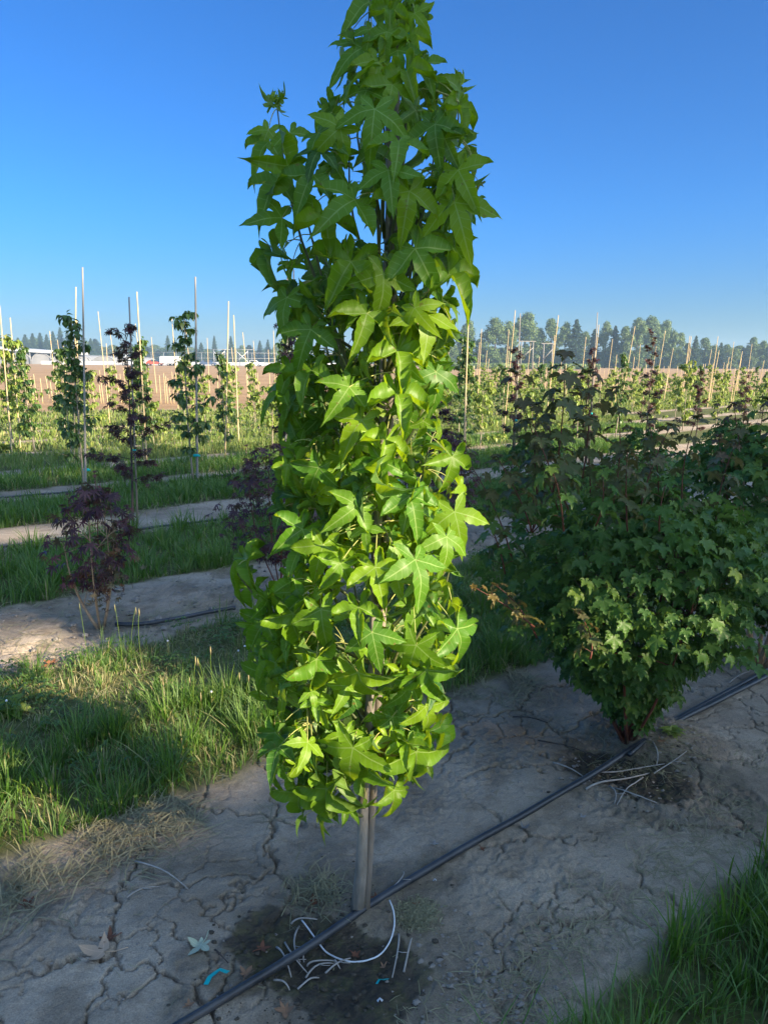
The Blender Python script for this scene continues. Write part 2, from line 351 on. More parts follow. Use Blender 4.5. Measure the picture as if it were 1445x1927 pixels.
p = N(n, 'ShaderNodeBsdfPrincipled'); n.links.new(col, p.inputs['Base Color']); p.inputs['Roughness'].default_value = .95; p.inputs['Specular IOR Level'].default_value = .15
bu = N(n, 'ShaderNodeBump'); bu.inputs['Strength'].default_value = .8; bu.inputs['Distance'].default_value = .008
n.links.new(math_(n, 'ADD', vfine, math_(n, 'MULTIPLY', fine, 1.5)), bu.inputs['Height']); n.links.new(bu.outputs[0], p.inputs['Normal']); n.links.new(p.outputs[0], o_.inputs[0])
tag(g.build('ground', m), 'cracked grey clay nursery soil with strips between rows', 'ground', kind='structure')
del XX, YY, ZZ, e1, e2, wx, wy

# ------------------------------------------------------------------ leaf templates
def leaf_tpl(lobes, sinus, n=8, serr=.02, fold=.25, droop=.35, wave=.04, seed=0, back=(165, .06)):
    """palmate leaf in its own plane: +Y is the middle lobe, +Z the upper side, junction at the origin"""
    r = np.random.default_rng(seed); lobes = sorted(lobes); K = len(lobes)
    V = [(0, 0, 0)]; A = [(0, 0, 0)]; Lp = []; TT = []
    pol = lambda ang, rad: np.array([math.sin(math.radians(ang)) * rad, math.cos(math.radians(ang)) * rad])
    S_ = [pol(-back[0], back[1])] + [pol((lobes[i][0] + lobes[i + 1][0]) / 2, sinus[i]) for i in range(K - 1)] + [pol(back[0], back[1])]
    sid = []
    for q in S_: sid.append(len(V)); V.append((q[0], q[1], 0)); A.append((1, .2, 0))
    for k, (ang, Ln, Wd) in enumerate(lobes):
        d = pol(ang, 1); e = np.array([d[1], -d[0]])         # e points to growing angle
        sL, sR = S_[k], S_[k + 1]
        tm = min(.4, max(.08, .5 * (sL @ d + sR @ d) / Ln))
        mid = [0]; lf = [sid[k]]; rt = [sid[k + 1]]
        for j in range(1, n + 1):
            tau = (j - 1) / (n - 1); al = Ln * (tm + (1 - tm) * tau)
            bend = .06 * Ln * tau ** 2 * (ang / 90)
            q = d * al + e * bend; mid.append(len(V)); V.append((q[0], q[1], 0)); A.append((0, tm + (1 - tm) * tau, 0))
            if 1 < j < n:
                for side, s0, lst in ((-1, sL, lf), (1, sR, rt)):
                    sw = abs(s0 @ e); w = sw * (1 - tau) ** 1.3 + max(0, Wd - sw * .45) * math.sin(math.pi * tau ** .85) ** .9 * (1 - .25 * tau)
                    w += serr * Ln * (1 if j % 2 else -.3)
                    q2 = q + e * side * w; lst.append(len(V)); V.append((q2[0], q2[1], 0)); A.append((1, tm + (1 - tm) * tau, 0))
        Lp += [0, lf[0], mid[1]]; TT.append(3); Lp += [0, mid[1], rt[0]]; TT.append(3)
        for j in range(1, n - 1):
            Lp += [mid[j], lf[j - 1], lf[j], mid[j + 1]]; TT.append(4)
            Lp += [mid[j], mid[j + 1], rt[j], rt[j - 1]]; TT.append(4)
        Lp += [mid[n - 1], lf[n - 2], mid[n]]; TT.append(3); Lp += [mid[n - 1], mid[n], rt[n - 2]]; TT.append(3)
    V = np.array(V, float); A = np.array(A, float)
    rr = np.hypot(V[:, 0], V[:, 1]); th = np.arctan2(V[:, 0], V[:, 1])
    z = fold * .18 * A[:, 0] * np.minimum(1, rr * 3) - droop * rr ** 2 * (.6 + .5 * np.cos(th * 1.3 + r.uniform(-1, 1)))
    z += wave * np.sin(V[:, 0] * 9 + r.uniform(0, 6)) * np.sin(V[:, 1] * 8 + r.uniform(0, 6)) * rr
    V[:, :2] *= (1 - .16 * droop * rr ** 1.5)[:, None]; V[:, 2] = z
    # faces were listed so that their normal points to +Z or -Z: make it +Z
    v0, v1, v2 = V[Lp[0]], V[Lp[1]], V[Lp[2]]
    if np.cross(v1 - v0, v2 - v0)[2] < 0:
        o = 0; Lq = []
        for t in TT: Lq += Lp[o:o + t][::-1]; o += t
        Lp = Lq
    return V, np.array(Lp), np.array(TT), A
GT = []
for s_ in range(8):
    q = np.random.default_rng(s_); j = lambda a, b: a * q.uniform(1 - b, 1 + b)
    GT.append(leaf_tpl([(j(-136, .05), j(.52, .2), .115), (j(-68, .08), j(.88, .1), .165), (j(1, 5), 1.05, .185), (j(68, .08), j(.88, .1), .165), (j(136, .05), j(.52, .2), .115)],
              [.24, .26, .26, .24], n=9, serr=.018, fold=(q.uniform(.2, .9) if s_ < 4 else q.uniform(.8, 1.9)), droop=q.uniform(.3, .95), wave=.06, seed=s_, back=(168, .05)))
for s_ in range(3):    # three-lobed leaves
    q = np.random.default_rng(40 + s_)
    GT.append(leaf_tpl([(-62, .8, .17), (0, 1.05, .2), (62, .78, .17)], [.3, .3], n=9, serr=.018, fold=.5 + .2 * s_, droop=.5 + .15 * s_, seed=s_ + 20, back=(150, .2)))
MT = [leaf_tpl([(-112, .55, .13), (-54, .9, .2), (0, 1, .22), (54, .9, .2), (112, .55, .13)], [.46, .52, .52, .46], n=6, serr=.085, fold=.5 + .2 * s_, droop=.2 + .12 * s_, seed=60 + s_, back=(165, .25)) for s_ in range(5)]
JT = [leaf_tpl([(-130, .5, .07), (-82, .8, .1), (-38, .95, .11), (0, 1, .11), (38, .95, .11), (82, .8, .1), (130, .5, .07)], [.22, .26, .28, .28, .26, .22], n=4, serr=.02, fold=.4, droop=.3 + .15 * s_, seed=80 + s_) for s_ in range(3)]
def oval_tpl(fold=.3, droop=.3, w=.33, k=4):
    V = [(0, 0, 0)]; A = [(0, 0, 0)]; Lp = []; TT = []; prev = (0, 0, 0)
    for i in range(1, k + 1):
        t = i / k; ww = w * math.sin(math.pi * min(t, .97) ** .8)
        b = len(V)
        if i < k:
            V += [(-ww, t, 0), (0, t, 0), (ww, t, 0)]; A += [(1, t, 0), (0, t, 0), (1, t, 0)]
            if i == 1: Lp += [0, b + 1, b, 0, b + 2, b + 1]; TT += [3, 3]
            else: Lp += [prev[1], b + 1, b, prev[0], prev[2], b + 2, b + 1, prev[1]]; TT += [4, 4]
            prev = (b, b + 1, b + 2)
        else:
            V += [(0, t, 0)]; A += [(0, t, 0)]; Lp += [prev[1], b, prev[0], prev[2], b, prev[1]]; TT += [3, 3]
    V = np.array(V, float); A = np.array(A, float); V[:, 2] = fold * np.abs(V[:, 0]) - droop * V[:, 1] ** 2
    return V, np.array(Lp), np.array(TT), A
OT = [oval_tpl(.5, .2), oval_tpl(.8, .5), oval_tpl(.3, .7)]
OT3 = [oval_tpl(.5, .3, .36, 3), oval_tpl(.8, .6, .36, 3)]
LT = [(np.array([[-.5, 0, 0], [0, -.5, .1], [.5, 0, 0], [0, .6, -.12]]), np.array([0, 1, 2, 3]), np.array([4]), np.array([[1., .5, 0], [0, 0, 0], [1, .5, 0], [0, 1, 0]]))]
def frames(Yd, Nd):
    Yd = unit(Yd); Nd = unit(Nd - (Nd * Yd).sum(-1, keepdims=True) * Yd); X = np.cross(Yd, Nd); return X, Yd, Nd
def leaves(mb, tpls, pos, Yd, Nd, sc, rnd, mi=0, r=rng):
    pos = np.asarray(pos, float); X, Y, Z = frames(Yd, Nd); k = r.integers(0, len(tpls), len(pos)); sc = np.ones(len(pos)) * sc; rnd = np.ones(len(pos)) * rnd
    for i, t in enumerate(tpls):
        s_ = k == i; mb.inst(t, pos[s_], X[s_], Y[s_], Z[s_], sc[s_], rnd[s_], mi)
def curve(p0, p1, sag=0., k=6, side=(0, 0, 0)):
    t = np.linspace(0, 1, k)[:, None]; p0 = np.asarray(p0, float); p1 = np.asarray(p1, float)
    return p0 + (p1 - p0) * t + (4 * t * (1 - t)) * (np.array([0, 0, sag]) + np.asarray(side))

# ------------------------------------------------------------------ the sweetgum
def build_sweetgum():
    r = np.random.default_rng(3)
    base = T0.copy(); base[2] = gz(base[0], base[1]) - .01
    top = D(735, -190, 1.93)
    root = empty('sweetgum_tree', base)
    tag(root, 'tall narrow young sweetgum covered in star-shaped bright green leaves, centre front', 'tree')
    def ax(z):
        t = np.clip((z - base[2]) / (top[2] - base[2]), 0, 1.1); t = np.asarray(t)[..., None]
        return base + (top - base) * t + np.array([.022, 0, 0]) * np.sin(t * 3.1)
    tz = np.linspace(base[2], top[2], 22); tp = ax(tz)
    tp[:, 0] += .004 * np.sin(np.arange(22) * 1.3); tp[:, 1] += .004 * np.cos(np.arange(22) * 1.7)
    rad = np.interp(np.arange(22), [0, 1, 2, 10, 21], [.021, .0175, .0155, .011, .004])
    mb = MB(); mb.tube(tp - base, rad, 14); mb.build('trunk', BARK, root)
    # silhouette in the photo: y, left, right
    O = np.array([[-60, 640, 800], [0, 655, 790], [50, 632, 812], [100, 628, 820], [150, 622, 880], [185, 600, 892], [200, 500, 895], [250, 478, 890], [300, 462, 928], [350, 470, 915], [400, 478, 922], [450, 484, 900], [500, 484, 890], [550, 490, 890], [600, 500, 885], [650, 512, 860], [700, 500, 858], [750, 478, 852], [800, 500, 850], [850, 500, 855], [900, 515, 870], [950, 498, 895], [1000, 492, 898], [1050, 415, 868], [1100, 430, 862], [1150, 442, 890], [1200, 445, 905], [1250, 455, 880], [1300, 455, 862], [1350, 480, 858], [1400, 482, 862], [1450, 488, 840], [1500, 505, 815], [1550, 540, 700], [1575, 540, 640]], float)
    def inside(p, m=0):
        q = P(p); l = np.interp(q[..., 1], O[:, 0], O[:, 1]); rr = np.interp(q[..., 1], O[:, 0], O[:, 2])
        return (q[..., 0] > l + m) & (q[..., 0] < rr - m) & (q[..., 1] < 1575) & (q[..., 1] > -110)
    # branches: start height, tip
    br = []
    def branch(z0, tip, r0=.0065, bow=.35):
        a = ax(z0); tip = np.asarray(tip, float); t = np.linspace(0, 1, 9)[:, None]
        horiz = (tip - a) * np.array([1, 1, 0]); pts = a + (tip - a) * t + horiz * bow * (t * (1 - t)) * 1.6
        pts = pts + np.array([.006, .006, 0]) * np.stack([np.sin(t[:, 0] * 9 + z0 * 50), np.cos(t[:, 0] * 8 + z0 * 30), 0 * t[:, 0]], 1)
        br.append(pts); mb = MB(); mb.tube(pts - base, np.linspace(r0, .0016, 9), 6); mb.build('branch', TWIG, root)
    for z0, x, y, dy in ((1.35, 518, 205, 0), (1.5, 852, 180, .02), (1.3, 560, 300, -.05), (1.5, 815, 265, -.1), (1.6, 690, 20, -.03), (1.7, 775, 15, .02), (1.5, 880, 330, -.05), (.3, 640, 1500, -.1), (.75, 440, 1075, -.05), (.8, 880, 980, -.05), (.55, 870, 1190, -.08), (.5, 480, 1270, -.05)):
        branch(z0, D(x, y, ax(1.)[1] + dy))
    for i in range(56):
        z0 = r.uniform(.3, 1.9) if i < 44 else r.uniform(.28, .55); zt = z0 + r.uniform(.15, .5); az = i * 2.4; q = P(ax(zt)); 
        hw = (np.interp(q[1], O[:, 0], O[:, 2]) - np.interp(q[1], O[:, 0], O[:, 1])) / 2 / F * 1.95 * r.uniform(.45, .8)
        branch(z0, ax(zt) + np.array([math.cos(az) * hw, math.sin(az) * hw * .85, 0]), .0055, .5)
    BP = np.concatenate([b[2:] for b in br] + [tp[6:]])
    mb = MB()
    pos, Yd, Nd, sc, rn, tip_ok = [], [], [], [], [], []
    # leaves read off the photo: junction px, tip px, size factor
    H = """722 515 718 612 1|722 870 708 948 1|608 1025 590 1102 1|706 1068 726 1125 .95|781 1053 809 1123 1.1|552 1154 547 1238 1|604 1147 618 1226 1.05|675 1143 670 1185 .8|783 1214 752 1298 1.05|595 1240 593 1328 1|674 1265 701 1354 1.05|860 1183 904 1266 .95|506 1264 475 1350 .95|664 1407 640 1505 1.05|803 1260 827 1332 1|800 1330 824 1397 .9|526 1385 536 1424 .7|783 1414 789 1508 1|565 1491 547 1566 1.05|615 1484 598 1566 .9|741 1487 748 1540 .8|521 1440 499 1492 .8|681 791 635 850 1|747 741 763 798 1|657 728 631 776 .9|532 735 475 767 .9|587 697 558 737 .9|747 660 763 728 1|726 827 722 870 .8|673 952 627 982 .9|770 934 800 986 1|855 963 871 1027 1|569 996 521 1023 .9|470 1055 404 1110 .9|705 205 696 283 1|855 381 869 457 1.1|862 320 887 383 .95|667 376 621 415 1.1|781 468 826 542 1.1|613 412 621 476 .9|541 313 482 309 .9|507 266 466 314 .9|865 173 855 238 .9|682 90 633 123 .9|682 140 631 174 .9|525 342 484 391 1|844 518 890 578 1|770 360 765 443 1|660 493 610 566 1.1|750 266 754 303 .9|531 410 479 412 .9|513 475 493 541 .9|819 234 819 306 .9|694 4 658 45 .9|640 1060 600 1105 .8|700 1190 715 1250 .9|850 860 845 930 .9|560 870 540 940 .9|585 620 560 690 1|800 590 810 655 1|540 560 520 625 1|690 590 680 660 1|600 880 570 950 .9|545 700 525 745 .8|820 700 830 765 .9|500 1170 455 1215 .9|840 1010 850 1065 .9|480 1100 450 1160 .9|730 320 735 385 .9|600 250 640 275 .8|640 240 590 290 .8|590 330 560 385 .9|728 60 722 118 .75|748 95 752 158 .75|712 118 706 180 .8|770 70 782 120 .65|735 20 728 70 .6|765 135 775 195 .8|700 55 684 100 .6|780 25 800 60 .55|738 160 736 225 .85|795 120 815 165 .7|690 170 672 225 .8|505 245 488 290 .6|545 250 560 300 .65|860 205 878 255 .7"""
    for ln in H.split('|'):
        jx, jy, tx, ty, s_ = map(float, ln.split())
        zz = D(jx, jy, 1.7)[2]; hw = (np.interp(jy, O[:, 0], O[:, 2]) - np.interp(jy, O[:, 0], O[:, 1])) / 2 / F * 1.9
        a = ax(zz); off = (jx - P(a)[0]) / F * 1.9; dep = math.sqrt(max(.02, 1 - min(1, off / hw) ** 2)) * hw * .95
        pj = D(jx, jy, a[1] - dep); plen = .108 * s_
        d2 = D(tx, ty, pj[1]) - pj; vis = np.linalg.norm(d2)
        fwd = math.sqrt(max(.0, plen ** 2 - vis ** 2)) if vis < plen else 0
        Y = d2 + np.array([0, -fwd, 0]) * .8
        outw = unit(pj - a) * np.array([1, 1, 0]); view = unit(np.array([0, 0, CAMH]) - pj)
        pos.append(pj); Yd.append(Y); Nd.append(view * .75 + outw * .3 + np.array([0, 0, .45]) + r.normal(0, .3, 3)); sc.append(max(plen, vis) * .97); rn.append(r.uniform(.35, .85))
    Nh = len(pos)
    while len(pos) < Nh + 730:
        b = BP[r.integers(len(BP))]; q0 = P(b); lo = np.interp(q0[1], O[:, 0], O[:, 1]); hi = np.interp(q0[1], O[:, 0], O[:, 2])
        if not (lo - 10 < q0[0] < hi + 10): continue
        a = ax(b[2]); az = r.uniform(0, 2 * math.pi)
        o0 = (b - a) * np.array([1, 1, 0]); ou = unit(unit(o0) * .9 + np.array([math.cos(az), math.sin(az), 0]))
        pl = r.uniform(.05, .12); pj = b + ou * pl + np.array([0, 0, r.uniform(-.03, .05)])
        edge_ = min(q0[0] - lo, hi - q0[0]) / (hi - lo)
        if q0[1] < 470 and edge_ < .27 and r.random() < .62: continue
        if 540 < q0[0] < 625 and 150 < q0[1] < 290 and r.random() < .8: continue
        if q0[1] < 480 and (q0[0] < 600 or q0[0] > 850) and r.random() < .6: continue
        if vnoise(np.array([q0[0] / 48.]), np.array([q0[1] / 60.]), 7)[0] < .37: continue
        L_ = r.uniform(.045, .1) * (1 if b[2] < 1.7 else .85)
        Y = ou * r.uniform(.0, .9) + np.array([0, 0, -r.uniform(.2, 1.0)]) + r.normal(0, .36, 3)
        nn = ou * r.uniform(.2, .9) + np.array([0, 0, r.uniform(.1, .9)]) + r.normal(0, .48, 3)
        X, Yn, Z = frames(Y[None], nn[None])
        if not (inside(pj, 6) and inside(pj + Yn[0] * L_, 0) and inside(pj + X[0] * L_ * .7, 0) and inside(pj - X[0] * L_ * .7, 0)): continue
        if pj[2] < .27 and r.random() < .5: continue
        pos.append(pj); Yd.append(Y); Nd.append(nn); wd = r.random() < .015; sc.append(L_ * (.6 if wd else 1)); rn.append(r.uniform(.95, 1) if wd else np.clip(r.normal(.52 if b[2] < 1.75 else .25, .25), 0, .93))  # leaves high in the crown get darker greens, standing in for shade
    pos, Yd, Nd = map(np.array, (pos, Yd, Nd)); sc = np.array(sc); rn = np.array(rn)
    pos_l = pos - base
    # the leaves read from the photo use only the five-lobed outlines
    leaves(mb, GT[:6], pos_l[:Nh], Yd[:Nh], Nd[:Nh], sc[:Nh], rn[:Nh], r=r)
    leaves(mb, GT, pos_l[Nh:], Yd[Nh:], Nd[Nh:], sc[Nh:], rn[Nh:], r=r)
    for i, p_ in enumerate(pos):               # petioles back to the nearest twig
        Y = unit(Yd[i]); d_ = np.linalg.norm(BP - (p_ - Y * .03), axis=1); b = BP[d_.argmin()]
        if d_.min() > .2: b = p_ + (b - p_) * .2 / d_.min()
        mb.tube(curve(p_ - base, b - base, .012, 5), [.0011, .0011, .0013, .0014, .0016], 4, 1, cap=False)
    # small young shoots at the top: clusters of tiny leaves
    for x, y in ((765, 30), (740, 25), (790, 20), (520, 195), (850, 165), (700, 85), (755, 60)):
        c = D(x, y, 1.9); k = 9
        dirs = unit(r.normal(0, 1, (k, 3)) + np.array([0, 0, .7]))
        leaves(mb, GT[:4], c - base + dirs * .012, dirs, r.normal(0, 1, (k, 3)), r.uniform(.02, .045, k), r.uniform(.5, .93, k), r=r)
    mb.build('crown', [GUM, PETI], root)
    # stake beside the trunk
    st = empty('wooden_stake', (base[0] + .028, base[1] + .012, base[2]))
    tag(st, 'brown wooden stake tied against the trunk of the front sweetgum', 'stake')
    sb = np.array(st.location); mb = MB(); tpz = np.linspace(base[2] - .05, top[2] + .1, 14)
    pp = ax(tpz) + np.array([.0265, .006, 0]) - np.array([0.006, 0, 0]) * np.linspace(0, 1, 14)[:, None] * 2
    mb.tube(pp - sb, [.0105] * 13 + [.0095], 10); mb.build('pole', BROWNPOLE, st)
    for y, s_ in ((132, .6), (66, .5), (905, .6)):
        c = D(738, y, 1.9); c = ax(c[2]) + np.array([.018, 0, 0]); mb = MB()
        th = np.linspace(0, 2 * math.pi, 17)
        rx, ry = .027, .016
        band = np.stack([c[0] + rx * np.cos(th), c[1] + ry * np.sin(th), c[2] + 0 * th], 1) - sb
        v = np.concatenate([band + [0, 0, .009 * s_], band - [0, 0, .009 * s_]]); k = 17
        L = np.array([[i, i + 1, k + i + 1, k + i] for i in range(k - 1)]).ravel(); mb.add(v, L, [4] * (k - 1))
        mb.add(np.array([[.02, -.012, .006], [.03, -.018, .01], [.036, -.018, -.005], [.022, -.014, -.006]]) + c - sb, [0, 1, 2, 3], [4])
        mb.build('tape_tie', TEAL, st)
build_sweetgum()

# ------------------------------------------------------------------ generic broadleaf bush
def build_bush(name, base, label, cat, prof, nleaf, tpls, size, mats, rn, shoots=(), stems=9, stem_mat=REDTWIG, shoot_size=.06, seed=1, bron=1, stem_r=.007, group=None, trunk_mat=None, tilt=.75):
    r = np.random.default_rng(seed); base = np.asarray(base, float)
    root = empty(name, base); tag(root, label, cat, group)
    zs, rs = np.array(prof).T
    mb = MB()
    for i in range(stems):
        az = i * 2.4 + r.uniform(-.3, .3); zt = zs[-1] * r.uniform(.6, .95); rr = np.interp(zt, zs, rs) * r.uniform(.3, .9)
        pts = curve((r.normal(0, .008), r.normal(0, .008), -.02), (math.cos(az) * rr, math.sin(az) * rr, zt), .0, 8, (math.cos(az) * .05, math.sin(az) * .05, 0))
        mb.tube(pts, np.linspace(stem_r * r.uniform(.7, 1.2), .0014, 8), 6)
        for q in range(5):
            b = pts[r.integers(2, 7)]; a2 = r.uniform(0, 6.28); rr = np.interp(b[2] + .1, zs, rs) * r.uniform(.6, .95)
            mb.tube(curve(b, (math.cos(a2) * rr, math.sin(a2) * rr, b[2] + r.uniform(.02, .2)), .02, 5), np.linspace(.0025, .001, 5), 4)
    mb.build('stems', trunk_mat or stem_mat, root)
    mb = MB(); k = nleaf
    z = r.uniform(0, 1, k) ** .85; z = zs[0] + (zs[-1] - zs[0]) * z
    az = r.uniform(0, 2 * math.pi, k); lump = 1 + .34 * np.sin(az * 3 + z * 9 + seed) * np.cos(z * 13 + az * 2) + r.normal(0, .1, k)
    rad = np.interp(z, zs, rs) * np.sqrt(r.uniform(.25, 1, k)) * lump
    ou = np.stack([np.cos(az), np.sin(az), 0 * az], 1); pos = ou * rad[:, None]; pos[:, 2] = z + r.normal(0, .015, k)
    az2 = az + r.normal(0, .8, k); o2 = np.stack([np.cos(az2), np.sin(az2), 0 * az], 1)
    Y = o2 * 1.0 + np.array([0, 0, -1.]) * r.uniform(.15, .9, k)[:, None]
    Nn = o2 * .45 + np.array([0, 0, 1]) * tilt + r.normal(0, .22, (k, 3))
    leaves(mb, tpls, pos, Y, Nn, size * r.uniform(.6, 1.2, k), rn(r, k, z / zs[-1]), r=r)
    mb.build('crown', mats[0], root)
    for (p0, p1, nl, s0, mi) in shoots:        # upright shoots with pairs of leaves
        mb = MB(); p0 = np.asarray(p0) - base; p1 = np.asarray(p1) - base
        pts = curve(p0, p1, 0, 10, r.normal(0, .012, 3)); mb.tube(pts, np.linspace(.0035, .0013, 10), 5, 1)
        for i in range(nl):
            t = (i + .6) / nl; c = p0 + (p1 - p0) * t + (pts[int(t * 9)] - (p0 + (p1 - p0) * (int(t * 9) / 9))); az = i * 1.57 + r.uniform(-.3, .3)
            s1 = s0 * (1.05 - .45 * t ** 3) * r.uniform(.8, 1.15)
            for sg in (0, math.pi):
                a = az + sg; o = np.array([math.cos(a), math.sin(a), 0]); pe = s1 * r.uniform(.5, .9)
                j = c + o * pe + [0, 0, pe * .45]
                mb.tube(curve(c, j, .004, 4), .0009, 4, 1, cap=False)
                leaves(mb, tpls, j[None], (o + [0, 0, -r.uniform(.1, .7)] + r.normal(0, .15, 3))[None], (o * .3 + [0, 0, 1] + r.normal(0, .2, 3))[None], s1, np.clip(.15 + t * .8 * bron + r.normal(0, .1), 0, 1), r=r)
        # terminal whorl
        leaves(mb, tpls, np.repeat(p1[None], 4, 0), np.array([[1, 0, .5], [-1, .1, .5], [.1, 1, .6], [0, -1, .4]]) + r.normal(0, .2, (4, 3)), np.array([[0, 0, 1.]] * 4) + r.normal(0, .2, (4, 3)), s0 * .5, .9 * bron, r=r)
        mb.build('shoot', [mats[mi], stem_mat], root)
    return root
mz = lambda p, dz=0: np.array([p[0], p[1], gz(p[0], p[1]) + dz])
mb_ = mz(M0); bb_ = mz(B0)
def sh(x0, y0, x1, y1, yy, nl=6, s=.06, mi=1, dy=0): return (D(x0, y0, yy), D(x1, y1, yy + dy), nl, s, mi)
m_sh = [sh(1050, 960, 965, 700, 2.85, 7, .06), sh(1040, 930, 1062, 668, 2.7, 10, .072, 1), sh(1095, 900, 1105, 700, 2.8, 7, .06, 1), sh(1010, 930, 1010, 760, 2.8, 6, .06, 1), sh(1070, 960, 1000, 790, 2.5, 5, .055, 1), sh(1110, 940, 1090, 730, 2.9, 6, .055), sh(1150, 960, 1158, 730, 2.75, 7, .05), sh(1200, 980, 1262, 800, 2.7, 6, .05), sh(1235, 960, 1215, 780, 3.0, 6, .05), sh(1290, 1000, 1310, 785, 2.75, 7, .055), sh(1180, 1000, 1180, 850, 2.45, 5, .055), sh(965, 1060, 868, 850, 2.75, 6, .055), sh(1000, 1000, 935, 860, 2.6, 5, .055), sh(1345, 1010, 1385, 830, 2.9, 6, .05), sh(1005, 1180, 890, 1105, 2.45, 5, .034, 2), sh(1010, 1200, 930, 1100, 2.5, 5, .032, 2), sh(1120, 990, 1130, 880, 2.4, 4, .05, 0), sh(1240, 1000, 1255, 900, 2.4, 4, .05, 0), sh(1060, 1000, 1035, 880, 2.4, 4, .05, 0), sh(950, 1080, 905, 960, 2.7, 5, .05, 0), sh(1110, 1240, 1085, 1150, 2.3, 4, .04, 1), sh(1290, 1150, 1390, 1060, 2.7, 5, .05, 0)]
def rn_maple(r, k, t): return np.clip(.2 + .25 * t + r.normal(0, .17, k), 0, .78)
build_bush('maple_shrub', mb_, 'big dense green maple shrub with bronze upright shoots, right of the sweetgum', 'shrub',
    [(.1, .06), (.2, .13), (.33, .25), (.46, .38), (.58, .48), (.7, .53), (.82, .51), (.92, .4), (1.02, .18)], 3400, MT, .045, [MAPLE, BRONZE, GOLD], rn_maple, m_sh, stems=11, seed=7, stem_r=.009, bron=.6)
b_sh = [sh(1400, 900, 1380, 760, 3.6, 6, .06), sh(1430, 900, 1440, 750, 3.7, 6, .06, 0), sh(1370, 950, 1352, 820, 3.5, 5, .055), sh(1460, 900, 1480, 720, 3.6, 6, .06)]
build_bush('maple_shrub', bb_, 'green maple shrub cut by the right edge of the picture, behind the big maple shrub', 'shrub',
    [(.25, .1), (.35, .34), (.5, .52), (.7, .62), (.85, .6), (1.05, .48), (1.22, .2)], 2600, MT, .05, [MAPLE, BRONZE], rn_maple, b_sh, stems=10, seed=8, stem_r=.012, trunk_mat=TANSTEM)
# purple shrubs of the second row
def rn_p(r, k, t): return np.clip(r.beta(1.2, 2.5, k), 0, 1)
p = G(190, 1183); p = mz(p)
rs_ = build_bush('red_leaved_shrub', p, 'dark red Japanese maple shrub with bare forked tan stems, left side', 'shrub',
    [(.25, .08), (.35, .17), (.47, .25), (.6, .24), (.7, .2), (.84, .08)], 240, JT, .055, [PURPLE], rn_p, [(p + [.02, 0, .5], p + [.03, 0, .93], 6, .035, 0), (p + [-.1, 0, .5], p + [-.14, .02, .8], 5, .035, 0), (p + [.12, 0, .5], p + [.2, 0, .74], 5, .035, 0)], stems=5, stem_mat=REDTWIG, trunk_mat=TANSTEM, seed=12, stem_r=.009, bron=.9, tilt=.5)
r_ = np.random.default_rng(99); mb = MB(); k = 110; q = r_.normal(0, 1, (k, 3)) * [.07, .07, .1] + [.06, -.02, .33]
leaves(mb, JT, q, r_.normal(0, 1, (k, 3)) + [0, 0, -.7], r_.normal(0, 1, (k, 3)), r_.uniform(.025, .045, k), r_.uniform(0, 1, k)); o = mb.build('withered_leaves', RUSTY, rs_); o['label'] = 'rusty brown withered leaves low on the shrub'
for (x, n_r, sz, lab, sd) in ((515, 4.2, 1.0, 'dark purple maple shrub close behind the left side of the sweetgum', 13), (835, 4.3, .95, 'dark purple shrub showing between the sweetgum and the big maple shrub', 14)):
    q = row_at(x, n_r); p = np.array([q[0], q[1], gz(*q)])
    build_bush('red_leaved_shrub', p, lab, 'shrub', [(.22, .1), (.35, .25), (.5, .33), (.7, .34), (.85, .26), (1.0, .14)], 600, JT, .046, [PURPLE], rn_p,
        [(p + [.05, 0, .7], p + [.08, 0, 1.15], 6, .04, 0), (p + [-.12, 0, .6], p + [-.2, 0, 1.0], 5, .04, 0)], stems=6, seed=sd, tilt=.5)
# green shrubs standing in row two behind the maple on the right
for i, (x, n_r, lab) in enumerate(((1010, 4.25, 'low green shrub behind the left part of the big maple shrub'), (1215, 4.2, 'green shrub behind the right part of the big maple shrub'), (1385, 4.25, 'green shrub of the second row near the right edge'))):
    q = row_at(x, n_r); p = np.array([q[0], q[1], gz(*q)])
    build_bush('green_shrub', p, lab, 'shrub', [(.1, .1), (.25, .3), (.4, .38), (.6, .36), (.75, .24), (.88, .1)], 420, MT, .055, [MAPLE, BRONZE], rn_maple,
        [(p + [a_, 0, .6], p + [a_ * 1.4, 0, .95 + b_], 6, .055, 1) for a_, b_ in ((-.15, .15), (.1, .3), (.25, .05))], stems=6, seed=30 + i)

